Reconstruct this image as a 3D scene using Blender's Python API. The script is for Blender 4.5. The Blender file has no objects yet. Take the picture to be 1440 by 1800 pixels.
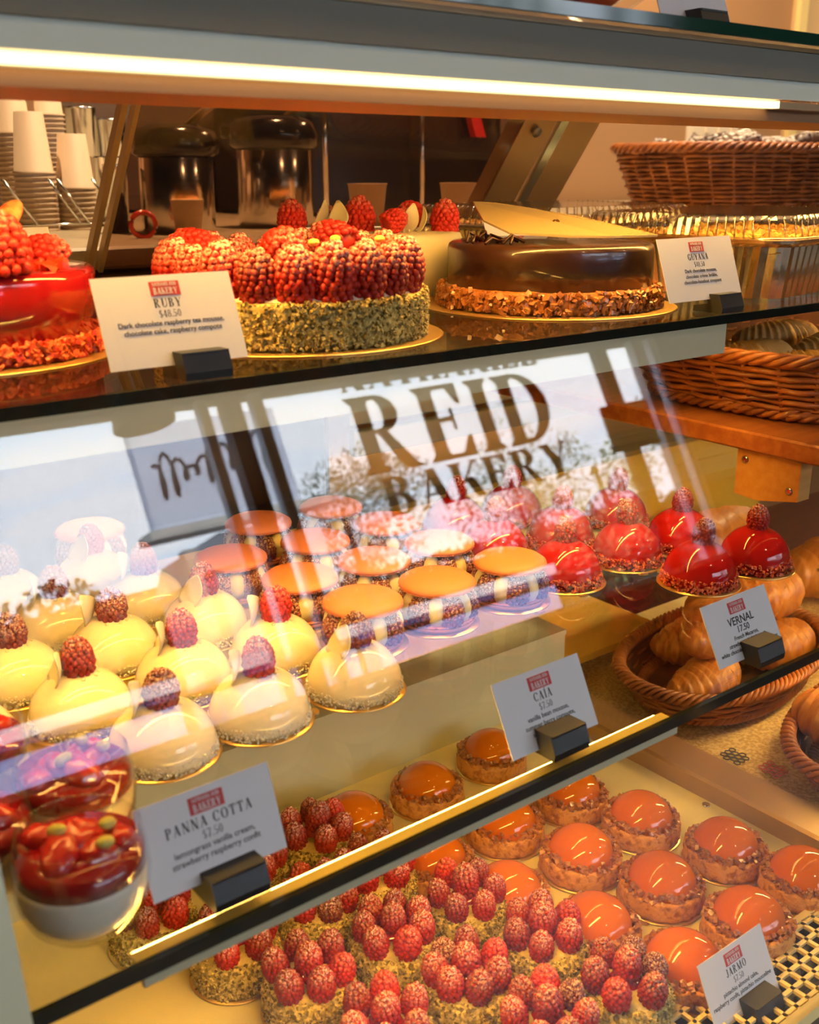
import bpy, math, random
from mathutils import Vector, Matrix, noise
random.seed(7)
C = bpy.context.scene.collection
SC = bpy.context.scene
PI = math.pi
# ------------------------------------------------------------------ camera, sky, lights, exposure
# world frame: X along the display case, Y into it, Z up; camera at the origin, shop floor at z = -1.12
PSI = math.radians(51.8); PIT = math.atan(600 / 1900.0)
cam_d = bpy.data.cameras.new('camera'); cam = bpy.data.objects.new('camera', cam_d); C.objects.link(cam)
cam_d.sensor_fit = 'HORIZONTAL'; cam_d.sensor_width = 24.0; cam_d.lens = 24.0 * 1900 / 1440
cam_d.clip_start = 0.02; cam_d.clip_end = 300
Rv = Vector((math.sin(PSI), -math.cos(PSI), 0))
Fv = Vector((math.cos(PSI) * math.cos(PIT), math.sin(PSI) * math.cos(PIT), -math.sin(PIT)))
Uv = Rv.cross(Fv)
cam.matrix_world = Matrix((( Rv.x, Uv.x, -Fv.x, 0), (Rv.y, Uv.y, -Fv.y, 0), (Rv.z, Uv.z, -Fv.z, 0), (0, 0, 0, 1)))
cam_d.dof.use_dof = True; cam_d.dof.focus_distance = 1.02; cam_d.dof.aperture_fstop = 8.0
SC.camera = cam
SC.view_settings.view_transform = 'Standard'; SC.view_settings.look = 'None'
SC.view_settings.gamma = 1; SC.view_settings.use_curve_mapping = False
SC.view_settings.exposure = 0.0
cy = SC.cycles
cy.max_bounces = 10; cy.diffuse_bounces = 4; cy.glossy_bounces = 5; cy.transmission_bounces = 8
cy.transparent_max_bounces = 24; cy.caustics_reflective = False; cy.caustics_refractive = False
cy.sample_clamp_indirect = 6.0; cy.use_denoising = True

SKY = 9.0
LED = 62.0
LEDC = (1.0, 0.54, 0.11)
w = bpy.data.worlds.new('sky'); SC.world = w; w.use_nodes = True
nt = w.node_tree; nt.nodes.clear()
def N(nt, t, **k):
    n = nt.nodes.new(t)
    for a, b in k.items(): setattr(n, a, b)
    return n
tc = N(nt, 'ShaderNodeTexCoord'); sep = N(nt, 'ShaderNodeSeparateXYZ'); nt.links.new(tc.outputs['Generated'], sep.inputs[0])
mp = N(nt, 'ShaderNodeMapping'); mp.inputs['Scale'].default_value = (1.2, 1.2, 5.0); nt.links.new(tc.outputs['Generated'], mp.inputs[0])
nz = N(nt, 'ShaderNodeTexNoise'); nz.inputs['Scale'].default_value = 2.2; nz.inputs['Detail'].default_value = 4
nt.links.new(mp.outputs[0], nz.inputs['Vector'])
rp = N(nt, 'ShaderNodeValToRGB'); rp.color_ramp.elements[0].position = 0.40; rp.color_ramp.elements[0].color = (0.50, 0.73, 1.0, 1)
rp.color_ramp.elements[1].position = 0.60; rp.color_ramp.elements[1].color = (0.88, 0.93, 1.0, 1)
nt.links.new(nz.outputs[0], rp.inputs[0])
bg = N(nt, 'ShaderNodeBackground'); bg.inputs[1].default_value = SKY
nt.links.new(rp.outputs[0], bg.inputs[0])
wo = N(nt, 'ShaderNodeOutputWorld'); nt.links.new(bg.outputs[0], wo.inputs[0])

def area(name, loc, size, energy, color, rot=(0, 0, 0), portal=False):
    l = bpy.data.lights.new(name, 'AREA'); l.shape = 'RECTANGLE'; l.size, l.size_y = size
    l.energy = energy; l.color = color
    if portal: l.cycles.is_portal = True
    o = bpy.data.objects.new(name, l); o.location = loc; o.rotation_euler = rot; C.objects.link(o); return o
# portal for the shop window (lets Cycles sample the daylight)
sun_d = bpy.data.lights.new('sun', 'SUN'); sun_d.energy = 16; sun_d.angle = .02; sun_d.color = (1, .95, .88)
sun = bpy.data.objects.new('sun', sun_d); sun.rotation_euler = (math.radians(-48), 0, math.radians(8)); C.objects.link(sun)
area('window_portal', (3.1, -3.40, 0.37), (5.2, 1.6), 1, (1, 1, 1), (PI / 2, 0, 0), True)

# ------------------------------------------------------------------ materials
def mat(name, col, rough=0.5, metal=0.0, coat=0.0, bump=None, col2=None, nscale=60, spec=0.5, emit=None, estr=0,
        contrast=(0.35, 0.65), voro=False, sheen=0, dust=None, coatrough=0.03, rnd=0.0, sss=0, ssr=0.01, ncoord='Object', stretch=None):
    m = bpy.data.materials.new(name); m.use_nodes = True; t = m.node_tree
    b = t.nodes['Principled BSDF']
    b.inputs['Base Color'].default_value = (*col, 1); b.inputs['Roughness'].default_value = rough
    b.inputs['Metallic'].default_value = metal; b.inputs['Coat Weight'].default_value = coat
    b.inputs['Coat Roughness'].default_value = coatrough
    b.inputs['Specular IOR Level'].default_value = spec
    if sss:
        b.inputs['Subsurface Weight'].default_value = sss; b.inputs['Subsurface Radius'].default_value = (1, .7, .4); b.inputs['Subsurface Scale'].default_value = ssr
    if emit: b.inputs['Emission Color'].default_value = (*emit, 1); b.inputs['Emission Strength'].default_value = estr
    tc = N(t, 'ShaderNodeTexCoord'); vec = tc.outputs[ncoord]
    if stretch:
        mp = N(t, 'ShaderNodeMapping'); mp.inputs['Scale'].default_value = stretch; t.links.new(vec, mp.inputs[0]); vec = mp.outputs[0]
    cout = None
    if col2 is not None:
        if voro:
            v = N(t, 'ShaderNodeTexVoronoi'); v.inputs['Scale'].default_value = nscale; t.links.new(vec, v.inputs['Vector'])
            s = N(t, 'ShaderNodeSeparateColor'); t.links.new(v.outputs['Color'], s.inputs[0]); f = s.outputs[0]
        else:
            v = N(t, 'ShaderNodeTexNoise'); v.inputs['Scale'].default_value = nscale; v.inputs['Detail'].default_value = 5
            t.links.new(vec, v.inputs['Vector']); f = v.outputs[0]
        r = N(t, 'ShaderNodeValToRGB'); r.color_ramp.elements[0].position = contrast[0]; r.color_ramp.elements[1].position = contrast[1]
        r.color_ramp.elements[0].color = (*col, 1); r.color_ramp.elements[1].color = (*col2, 1)
        t.links.new(f, r.inputs[0]); cout = r.outputs[0]
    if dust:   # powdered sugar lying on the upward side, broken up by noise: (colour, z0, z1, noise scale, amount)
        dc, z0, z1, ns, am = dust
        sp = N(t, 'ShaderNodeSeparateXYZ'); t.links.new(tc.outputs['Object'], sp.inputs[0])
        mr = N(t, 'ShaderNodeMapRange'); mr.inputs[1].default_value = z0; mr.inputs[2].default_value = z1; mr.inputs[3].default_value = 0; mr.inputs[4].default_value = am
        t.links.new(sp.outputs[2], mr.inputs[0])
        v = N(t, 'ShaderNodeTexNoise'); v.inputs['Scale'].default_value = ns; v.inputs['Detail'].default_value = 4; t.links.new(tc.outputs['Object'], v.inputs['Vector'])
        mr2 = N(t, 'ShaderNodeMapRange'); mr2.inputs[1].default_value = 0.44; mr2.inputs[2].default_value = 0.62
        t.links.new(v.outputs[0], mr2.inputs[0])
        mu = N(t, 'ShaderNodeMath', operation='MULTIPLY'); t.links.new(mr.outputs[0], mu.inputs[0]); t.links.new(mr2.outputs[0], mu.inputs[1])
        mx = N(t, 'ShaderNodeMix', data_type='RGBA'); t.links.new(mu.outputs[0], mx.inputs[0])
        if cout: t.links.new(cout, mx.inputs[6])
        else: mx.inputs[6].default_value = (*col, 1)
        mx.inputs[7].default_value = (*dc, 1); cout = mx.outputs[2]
    if rnd:
        oi = N(t, 'ShaderNodeObjectInfo'); hs = N(t, 'ShaderNodeHueSaturation')
        mr = N(t, 'ShaderNodeMapRange'); mr.inputs[3].default_value = 1 - rnd; mr.inputs[4].default_value = 1 + rnd; t.links.new(oi.outputs['Random'], mr.inputs[0])
        t.links.new(mr.outputs[0], hs.inputs['Value'])
        if cout: t.links.new(cout, hs.inputs['Color'])
        else: hs.inputs['Color'].default_value = (*col, 1)
        cout = hs.outputs[0]
    if cout: t.links.new(cout, b.inputs['Base Color'])
    if bump:
        v = N(t, 'ShaderNodeTexNoise'); v.inputs['Scale'].default_value = bump[0]; v.inputs['Detail'].default_value = 4; t.links.new(vec, v.inputs['Vector'])
        bp = N(t, 'ShaderNodeBump'); bp.inputs['Strength'].default_value = bump[1]; bp.inputs['Distance'].default_value = bump[2] if len(bump) > 2 else 0.002
        t.links.new(v.outputs[0], bp.inputs['Height']); t.links.new(bp.outputs[0], b.inputs['Normal'])
    return m
def glass(name, f0=0.05, tint=(1, 1, 1), rough=0.0, cap=1.0):
    m = bpy.data.materials.new(name); m.use_nodes = True; t = m.node_tree; t.nodes.clear()
    g = N(t, 'ShaderNodeNewGeometry'); d = N(t, 'ShaderNodeVectorMath', operation='DOT_PRODUCT')
    t.links.new(g.outputs['Normal'], d.inputs[0]); t.links.new(g.outputs['Incoming'], d.inputs[1])
    a = N(t, 'ShaderNodeMath', operation='ABSOLUTE'); t.links.new(d.outputs['Value'], a.inputs[0])
    s = N(t, 'ShaderNodeMath', operation='SUBTRACT'); s.inputs[0].default_value = 1; t.links.new(a.outputs[0], s.inputs[1])
    p = N(t, 'ShaderNodeMath', operation='POWER'); t.links.new(s.outputs[0], p.inputs[0]); p.inputs[1].default_value = 5
    q = N(t, 'ShaderNodeMath', operation='MULTIPLY_ADD'); t.links.new(p.outputs[0], q.inputs[0]); q.inputs[1].default_value = (1 - f0) * cap; q.inputs[2].default_value = f0
    tr = N(t, 'ShaderNodeBsdfTransparent'); tr.inputs[0].default_value = (*tint, 1)
    gl = N(t, 'ShaderNodeBsdfGlossy'); gl.inputs['Roughness'].default_value = rough
    mx = N(t, 'ShaderNodeMixShader'); t.links.new(q.outputs[0], mx.inputs[0]); t.links.new(tr.outputs[0], mx.inputs[1]); t.links.new(gl.outputs[0], mx.inputs[2])
    o = N(t, 'ShaderNodeOutputMaterial'); t.links.new(mx.outputs[0], o.inputs[0]); return m
M = {}
M['front_glass'] = glass('front_glass', 0.062)
M['shelf_glass'] = glass('shelf_glass', 0.045, (0.95, 0.97, 0.94))
M['clear'] = glass('clear_glass', 0.05)
M['lid_plastic'] = glass('clear_lid_plastic', 0.12, (0.97, 0.97, 0.97), 0.08)
M['bag'] = glass('cellophane', 0.10, (0.97, 0.97, 0.97), 0.10)
M['smoke_glass'] = glass('tinted_door_glass', 0.05, (0.74, 0.60, 0.50))
M['steel'] = mat('brushed_steel', (0.74, 0.76, 0.62), 0.5, 0.1, bump=(40, .05, .0005), stretch=(1, 30, 30))
M['beam_shade_metal'] = mat('shaded_beam_metal', (0.34, 0.33, 0.26), 0.45, 0.3)  # steel of the beam's upper strip, darkened in colour for shade
M['steel_dark'] = mat('steel_dark', (0.30, 0.31, 0.27), 0.4, 0.6)
M['rail_metal'] = mat('anodised_rail', (0.60, 0.58, 0.38), 0.45, 0.2)
M['rail_glow'] = mat('gold_glow_rail_cover', (0.98, 0.72, 0.22), 0.4)  # gold of the LED glow put into the colour
M['orange_metal'] = mat('orange_brown_metal', (0.42, 0.20, 0.07), 0.5, 0.1)
M['bronze'] = mat('warm_anodised_aluminium', (0.55, 0.38, 0.20), 0.35, 0.7)
M['cream'] = mat('cream_enamel', (0.86, 0.72, 0.32), 0.35, coat=.2)
M['cream_plastic'] = mat('cream_plastic', (0.88, 0.68, 0.28), 0.4)
M['edge_black'] = mat('black_edge', (0.008, 0.014, 0.012), 0.12)
M['edge_green'] = mat('green_glass_edge', (0.01, 0.05, 0.03), 0.08)
M['led'] = mat('led_diffuser', (0.8, 0.8, 0.8), emit=LEDC, estr=LED)
M['led_top'] = mat('led_diffuser_top', (0.8, 0.8, 0.8), emit=LEDC, estr=LED * 1.15)
M['led_edge'] = mat('led_diffuser_edge', (0.8, 0.8, 0.8), emit=(1.0, .74, .36), estr=2.6)
M['panel_brown'] = mat('dark_brown_laminate', (0.075, 0.04, 0.02), 0.5)
M['black'] = mat('matte_black_plastic', (0.012, 0.013, 0.014), 0.42)
M['black_gloss'] = mat('gloss_black_plastic', (0.02, 0.015, 0.012), 0.15)
M['card'] = mat('white_card', (0.80, 0.79, 0.80), 0.55)
M['ink'] = mat('grey_ink', (0.04, 0.04, 0.04), 0.7)
M['ink_light'] = mat('light_grey_ink', (0.09, 0.085, 0.085), 0.7)
M['marker'] = mat('black_marker', (0.01, 0.01, 0.01), 0.6)
M['logo_red'] = mat('red_print', (0.62, 0.05, 0.045), 0.6)
M['gold'] = mat('gold_foil_board', (0.92, 0.62, 0.22), 0.28, 0.85, bump=(90, .1, .0005))
M['gold_leaf'] = mat('gold_leaf', (1.0, 0.72, 0.22), 0.2, 1.0)
RASP = dict(rough=0.5, sss=0.08, ssr=0.003, coat=0.18, spec=.3)
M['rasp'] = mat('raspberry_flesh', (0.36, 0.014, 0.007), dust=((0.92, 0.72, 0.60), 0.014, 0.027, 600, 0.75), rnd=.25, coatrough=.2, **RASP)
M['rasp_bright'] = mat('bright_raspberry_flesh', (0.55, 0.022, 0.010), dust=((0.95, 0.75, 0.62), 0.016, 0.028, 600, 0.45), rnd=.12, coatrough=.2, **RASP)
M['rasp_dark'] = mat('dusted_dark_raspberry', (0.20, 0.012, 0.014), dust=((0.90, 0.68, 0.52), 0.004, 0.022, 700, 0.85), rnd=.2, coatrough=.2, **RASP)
M['rasp_core'] = mat('raspberry_hollow', (0.22, 0.006, 0.008), 0.5)
M['gel'] = mat('raspberry_gel', (0.42, 0.005, 0.01), 0.08, coat=1.0)
M['pistachio'] = mat('pistachio_crumb', (0.14, 0.10, 0.02), 0.75, col2=(0.85, 0.66, 0.20), nscale=420, voro=True, contrast=(0.05, 0.95), bump=(300, .5, .001))
M['pist_cream'] = mat('pistachio_cream', (0.80, 0.62, 0.22), 0.55, col2=(0.48, 0.36, 0.10), nscale=120, bump=(200, .3, .001))
M['sable'] = mat('baked_tart_shell', (0.80, 0.36, 0.075), 0.75, col2=(0.40, 0.13, 0.02), nscale=150, bump=(190, 1.0, .003), contrast=(.48, .68))
M['caramel'] = mat('orange_caramel_glaze', (0.66, 0.155, 0.001), 0.4, spec=0, coat=1.0, coatrough=.02, rnd=.08)
M['nut'] = mat('caramelised_nut', (0.56, 0.22, 0.055), 0.35, col2=(0.26, 0.08, 0.02), nscale=200, coat=.5, coatrough=.15)
M['white_glaze'] = mat('white_mirror_glaze', (0.93, 0.80, 0.55), 0.5, spec=0, coat=1.0, coatrough=.02, sss=.3, ssr=.01)
M['coconut'] = mat('white_crumb', (0.95, 0.86, 0.66), 0.8, sss=.3, ssr=.003)
M['white_choc'] = mat('white_chocolate', (0.92, 0.80, 0.52), 0.35, sss=.3, ssr=.003)
M['red_glaze'] = mat('red_mirror_glaze', (0.50, 0.010, 0.008), 0.4, spec=0, coat=1.0, coatrough=.02)
M['red_crumb'] = mat('red_crumb', (0.48, 0.03, 0.015), 0.45, col2=(0.85, 0.20, 0.07), nscale=300, voro=True)
M['macaron'] = mat('coral_macaron_shell', (0.88, 0.27, 0.10), 0.55, bump=(60, .06, .001), rnd=.05)
M['mac_foot'] = mat('macaron_foot', (0.82, 0.26, 0.14), 0.8, bump=(500, .9, .001))
M['cream_dot'] = mat('vanilla_cream', (0.95, 0.84, 0.52), 0.4, sss=.3, ssr=.004)
M['choc_glaze'] = mat('dark_chocolate_glaze', (0.035, 0.010, 0.006), 0.35, coat=.7, coatrough=.06, bump=(25, .35, .004))
M['choc_plaque'] = mat('milk_chocolate_plaque', (0.40, 0.30, 0.14), 0.25, coat=.6, coatrough=.1)
M['choc_curl'] = mat('dark_chocolate_curl', (0.04, 0.012, 0.006), 0.3)
M['ruby_glaze'] = mat('ruby_mirror_glaze', (0.36, 0.008, 0.012), 0.12, coat=1.0, coatrough=.04, bump=(14, .25, .005))
M['ruby_fruit'] = mat('candied_red_fruit', (0.75, 0.05, 0.012), 0.25, coat=.8)
M['straw'] = mat('strawberry_slice', (0.80, 0.08, 0.02), 0.35, col2=(0.85, 0.35, 0.12), nscale=150)
M['mousse'] = mat('cream_cake_side', (0.90, 0.80, 0.58), 0.5, sss=.25, ssr=.01)
M['panna'] = mat('panna_cotta_cream', (0.92, 0.86, 0.70), 0.4, sss=.3, ssr=.01)
M['coulis'] = mat('red_coulis', (0.34, 0.004, 0.008), 0.15, coat=1)
M['stewed'] = mat('stewed_berries', (0.50, 0.012, 0.010), 0.28, coat=.5, coatrough=.15, bump=(300, .4, .001))
M['pist_nut'] = mat('pistachio_half', (0.50, 0.46, 0.06), 0.5, col2=(0.70, 0.60, 0.15), nscale=150)
M['foil'] = mat('aluminium_foil', (0.88, 0.80, 0.62), 0.22, 1.0, bump=(50, .25, .002))
M['crumble'] = mat('golden_crumble', (0.85, 0.55, 0.12), 0.7, col2=(0.60, 0.25, 0.05), nscale=60, bump=(150, .8, .003))
M['wicker'] = mat('orange_brown_wicker', (0.52, 0.17, 0.035), 0.42, col2=(0.26, 0.075, 0.018), nscale=30, coat=.25, coatrough=.25, bump=(200, .3, .0008))
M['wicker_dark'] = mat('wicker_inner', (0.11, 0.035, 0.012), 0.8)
M['crust'] = mat('croissant_crust', (0.42, 0.12, 0.018), 0.4, col2=(0.72, 0.30, 0.06), nscale=30, coat=.3, coatrough=.25, bump=(90, .5, .002), stretch=(1, 5, 1))
M['bread'] = mat('sugared_pastry', (0.82, 0.48, 0.15), 0.5, col2=(0.30, 0.10, 0.04), nscale=35, bump=(80, .6, .003), contrast=(.5, .75))
M['brownie'] = mat('powdered_brownie', (0.07, 0.03, 0.02), 0.8, dust=((0.92, 0.90, 0.86), -0.002, 0.010, 90, 1.0))
M['wood'] = mat('stained_shelf_wood', (0.50, 0.17, 0.04), 0.35, col2=(0.36, 0.10, 0.025), nscale=8, stretch=(1, 12, 12), coat=.4, coatrough=.2)
M['wood_light'] = mat('varnished_bracket_wood', (0.72, 0.36, 0.09), 0.4, col2=(0.64, 0.29, 0.06), nscale=14, stretch=(1, 8, 8), coat=.3, coatrough=.2)
M['panel_amber'] = mat('amber_laminate', (0.95, 0.60, 0.06), 0.5)
M['burlap'] = mat('woven_burlap', (0.50, 0.33, 0.11), 0.9, col2=(0.76, 0.56, 0.24), nscale=260, contrast=(.4, .6), bump=(400, .6, .001))
M['print_red'] = mat('faded_red_print', (0.62, 0.14, 0.06), 0.9)
M['print_black'] = mat('faded_black_print', (0.08, 0.07, 0.05), 0.9)
M['wall'] = mat('tan_painted_wall', (0.36, 0.21, 0.10), 0.8, bump=(80, .1))
M['wall_dark'] = mat('dark_brown_wall', (0.11, 0.065, 0.045), 0.7)
M['room'] = mat('shop_wall_paint', (0.06, 0.045, 0.035), 0.8)
M['ceil'] = mat('ceiling_paint', (0.22, 0.17, 0.13), 0.9)
M['floor'] = mat('floor_tile', (0.05, 0.04, 0.032), 0.5, col2=(0.07, 0.055, 0.045), nscale=6)
M['door_paint'] = mat('cream_door_paint', (0.62, 0.46, 0.24), 0.5)
M['switch'] = mat('switch_plate', (0.72, 0.66, 0.52), 0.4)
M['counter'] = mat('tan_worktop', (0.48, 0.40, 0.26), 0.4, col2=(0.40, 0.33, 0.22), nscale=30)
M['paper_cup'] = mat('paper_cup', (0.62, 0.47, 0.32), 0.6)
M['chrome'] = mat('polished_steel', (0.75, 0.74, 0.70), 0.16, 1.0)
M['red_plastic'] = mat('red_plastic', (0.75, 0.03, 0.02), 0.35)
M['frame_white'] = mat('white_window_frame', (0.80, 0.80, 0.82), 0.5)
M['frame_brown'] = mat('dark_bronze_frame', (0.03, 0.02, 0.012), 0.6)
M['letter'] = mat('dark_vinyl_lettering', (0.015, 0.01, 0.008), 0.6)
M['sign_grey'] = mat('pale_grey_sign', (0.55, 0.58, 0.68), 0.7)
M['stone_cap'] = mat('pale_stone', (0.55, 0.50, 0.44), 0.8, col2=(0.45, 0.42, 0.38), nscale=3)
M['leaf'] = mat('tree_leaves', (0.14, 0.15, 0.08), 0.7, col2=(0.24, 0.26, 0.15), nscale=2)
M['leaf_light'] = mat('light_tree_leaves', (0.20, 0.25, 0.08), 0.7, col2=(0.30, 0.34, 0.14), nscale=2)
M['bark'] = mat('tree_bark', (0.10, 0.07, 0.05), 0.9)
M['road'] = mat('asphalt_road', (0.05, 0.055, 0.065), 0.8, col2=(0.07, 0.075, 0.085), nscale=.4)
M['hedge'] = mat('dark_hedge_leaves', (0.035, 0.045, 0.02), 0.8, col2=(0.06, 0.07, 0.035), nscale=1.2)
M['blue_wall'] = mat('blue_grey_painted_wall', (0.30, 0.38, 0.72), 0.7)
M['facade'] = mat('pale_grey_render', (0.36, 0.37, 0.40), 0.8)
M['facade_dark'] = mat('grey_roof', (0.18, 0.19, 0.21), 0.8)
M['lampshade'] = mat('dark_brown_lampshade', (0.05, 0.02, 0.012), 0.5)

# ------------------------------------------------------------------ mesh helpers
class MB:
    def __init__(s): s.v = []; s.f = []; s.m = []; s.sm = []
    def add(s, vs, fs, mi=0, smooth=True, X=None):
        o = len(s.v)
        if X is not None: vs = [X @ Vector(v) for v in vs]
        s.v += [tuple(v) for v in vs]; s.f += [tuple(i + o for i in f) for f in fs]; s.m += [mi] * len(fs); s.sm += [smooth] * len(fs)
        return s
    def box(s, c, d, mi=0, X=None, bev=0.0):
        x, y, z = (q / 2 for q in d)
        if bev <= 0:
            vs = [(c[0] + a * x, c[1] + b * y, c[2] + e * z) for a in (-1, 1) for b in (-1, 1) for e in (-1, 1)]
            return s.add(vs, [(0, 1, 3, 2), (4, 6, 7, 5), (0, 4, 5, 1), (2, 3, 7, 6), (0, 2, 6, 4), (1, 5, 7, 3)], mi, False, X)
        b_ = bev; vs = []; rings = []
        for (dz, ins) in ((-z, b_), (-z + b_, 0), (z - b_, 0), (z, b_)):
            pts = [(-x + ins, -y + (b_ if not ins else b_ ), ), ]
            r = []
            hx, hy = x - ins, y - ins
            k = b_ * 0.9
            for (px, py) in ((hx - k, -hy), (hx, -hy + k), (hx, hy - k), (hx - k, hy), (-hx + k, hy), (-hx, hy - k), (-hx, -hy + k), (-hx + k, -hy)):
                r.append(len(vs)); vs.append((c[0] + px, c[1] + py, c[2] + dz))
            rings.append(r)
        fs = [tuple(reversed(rings[0])), tuple(rings[3])]
        for a, b in zip(rings, rings[1:]):
            for i in range(8): fs.append((a[i], a[(i + 1) % 8], b[(i + 1) % 8], b[i]))
        return s.add(vs, fs, mi, False, X)
    def lathe(s, prof, n=32, c=(0, 0, 0), mi=0, X=None, wob=None, smooth=True, sx=1, sy=1):
        vs = []; fs = []; idx = []
        for (r, z) in prof:
            if r <= 1e-6: idx.append([len(vs)]); vs.append((c[0], c[1], c[2] + z)); continue
            ring = []
            for i in range(n):
                a = 2 * PI * i / n; rr = r; zz = z
                if wob: dr, dz = wob(a, r, z); rr += dr; zz += dz
                ring.append(len(vs)); vs.append((c[0] + rr * math.cos(a) * sx, c[1] + rr * math.sin(a) * sy, c[2] + zz))
            idx.append(ring)
        for a, b in zip(idx, idx[1:]):
            for i in range(n):
                j = (i + 1) % n
                if len(a) == 1 and len(b) == 1: continue
                if len(a) == 1: fs.append((a[0], b[j], b[i]))
                elif len(b) == 1: fs.append((a[i], a[j], b[0]))
                else: fs.append((a[i], a[j], b[j], b[i]))
        return s.add(vs, fs, mi, smooth, X)
    def ball(s, c, r, n=8, m=6, mi=0, X=None, sc=(1, 1, 1)):
        vs = [(c[0], c[1], c[2] + r * sc[2])]; fs = []
        for j in range(1, m):
            t = PI * j / m
            for i in range(n):
                a = 2 * PI * i / n; vs.append((c[0] + r * sc[0] * math.sin(t) * math.cos(a), c[1] + r * sc[1] * math.sin(t) * math.sin(a), c[2] + r * sc[2] * math.cos(t)))
        vs.append((c[0], c[1], c[2] - r * sc[2])); L = len(vs) - 1
        for i in range(n):
            k = (i + 1) % n; fs.append((0, 1 + i, 1 + k)); fs.append((L, 1 + (m - 2) * n + k, 1 + (m - 2) * n + i))
        for j in range(m - 2):
            for i in range(n):
                k = (i + 1) % n; a = 1 + j * n; b = a + n; fs.append((a + i, b + i, b + k, a + k))
        return s.add(vs, fs, mi, True, X)
    def tube(s, path, r, n=6, mi=0, closed=False, X=None):
        P = [Vector(p) for p in path]; L = len(P); vs = []; fs = []
        up = Vector((0, 0, 1))
        for i, p in enumerate(P):
            a = P[(i - 1) % L] if (closed or i > 0) else P[i]; b = P[(i + 1) % L] if (closed or i < L - 1) else P[i]
            t = (b - a).normalized(); u = up if abs(t.z) < 0.95 else Vector((1, 0, 0))
            s1 = t.cross(u).normalized(); s2 = s1.cross(t)
            rr = r(i / (L - 1)) if callable(r) else r
            for k in range(n):
                q = 2 * PI * k / n; vs.append(p + s1 * (rr * math.cos(q)) + s2 * (rr * math.sin(q)))
        for i in range(L if closed else L - 1):
            a = i * n; b = ((i + 1) % L) * n
            for k in range(n): fs.append((a + k, a + (k + 1) % n, b + (k + 1) % n, b + k))
        if not closed: fs.append(tuple(range(n))[::-1]); fs.append(tuple((L - 1) * n + k for k in range(n)))
        return s.add(vs, fs, mi, True, X)
    def prism(s, poly, z0, z1, mi=0, X=None, smooth=False):
        n = len(poly); vs = [(x, y, z0) for x, y in poly] + [(x, y, z1) for x, y in poly]
        fs = [tuple(range(n))[::-1], tuple(range(n, 2 * n))] + [(i, (i + 1) % n, n + (i + 1) % n, n + i) for i in range(n)]
        return s.add(vs, fs, mi, smooth, X)
    def chunk(s, p, r, mi=0, sc=None):
        sc = sc or (random.uniform(.6, 1.3), random.uniform(.6, 1.3), random.uniform(.6, 1.2))
        R = Matrix.Rotation(random.uniform(0, 6.3), 3, Vector((random.gauss(0, 1), random.gauss(0, 1), random.gauss(0, 1))).normalized())
        vs = []
        for a in (-1, 1):
            for b in (-1, 1):
                for e in (-1, 1):
                    k = random.uniform(.6, 1.05); vs.append(Vector(p) + R @ Vector((a * sc[0] * r * k * .7, b * sc[1] * r * k * .7, e * sc[2] * r * k * .7)))
        return s.add(vs, [(0, 1, 3, 2), (4, 6, 7, 5), (0, 4, 5, 1), (2, 3, 7, 6), (0, 2, 6, 4), (1, 5, 7, 3)], mi, False)
    def build(s, name, mats, parent=None, loc=None, rot=None):
        me = bpy.data.meshes.new(name); me.from_pydata(s.v, [], s.f)
        if not isinstance(mats, (list, tuple)): mats = [mats]
        for m in mats: me.materials.append(m)
        me.polygons.foreach_set('material_index', s.m); me.polygons.foreach_set('use_smooth', s.sm); me.update()
        return link(me, name, parent, loc, rot)
def link(me, name, parent=None, loc=None, rot=None):
    o = bpy.data.objects.new(name, me); C.objects.link(o)
    if parent: o.parent = parent
    if loc: o.location = loc
    if rot: o.rotation_euler = rot
    return o
def thing(name, loc, label, cat, group=None, rot=(0, 0, 0)):
    o = bpy.data.objects.new(name, None); C.objects.link(o); o.empty_display_size = .02; o.location = loc; o.rotation_euler = rot
    return tag(o, label, cat, group)
def tag(o, label, cat, group=None, kind=None):
    o['label'] = label; o['category'] = cat
    if group: o['group'] = group
    if kind: o['kind'] = kind
    return o
def struct(o): o['kind'] = 'structure'; return o
KIDS = {}
def kids(o): return [c for c in bpy.data.objects if c.parent == o]
def tree(o): return (o, [tree(c) for c in kids(o)])
def dup_tree(t, parent=None):
    o, ch = t; c = o.copy(); C.objects.link(c); c.parent = parent
    for k in ch: dup_tree(k, c)
    return c
def spread(root, places):
    """first place moves the thing itself, the rest are copies: (loc, rotz, label)"""
    t = tree(root)
    for i, (loc, rz, label) in enumerate(places):
        o = root if i == 0 else dup_tree(t)
        o.location = loc; o.rotation_euler = (0, 0, rz); o['label'] = label
ORD = ['first', 'second', 'third', 'fourth', 'fifth', 'sixth', 'seventh']

# ------------------------------------------------------------------ lettering: high-contrast serif capitals drawn as outlines (cap height 1)
def arc(cx_, cy_, rx, ry, tx, ty, a0, a1, n=14):
    """crescent: outer ellipse rx,ry, stroke tx thick at the sides, ty at top and bottom"""
    out = []
    for i in range(n):
        a = math.radians(a0 + (a1 - a0) * i / n); b = math.radians(a0 + (a1 - a0) * (i + 1) / n)
        P = lambda t, r1, r2: (cx_ + r1 * math.cos(t), cy_ + r2 * math.sin(t))
        out.append([P(a, rx, ry), P(b, rx, ry), P(b, rx - tx, ry - ty), P(a, rx - tx, ry - ty)])
    return out
def rect(x0, y0, x1, y1): return [(x0, y0), (x1, y0), (x1, y1), (x0, y1)]
S, H = 0.17, 0.058     # stem, hairline
def stem(x, y0=0, y1=1, w=None, ser=0.07):
    w = S if w is None else w
    return [rect(x, y0, x + w, y1), [(x - ser, y0), (x + w + ser, y0), (x + w, y0 + .10), (x, y0 + .10)], [(x, y1 - .10), (x + w, y1 - .10), (x + w + ser, y1), (x - ser, y1)]]
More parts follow.
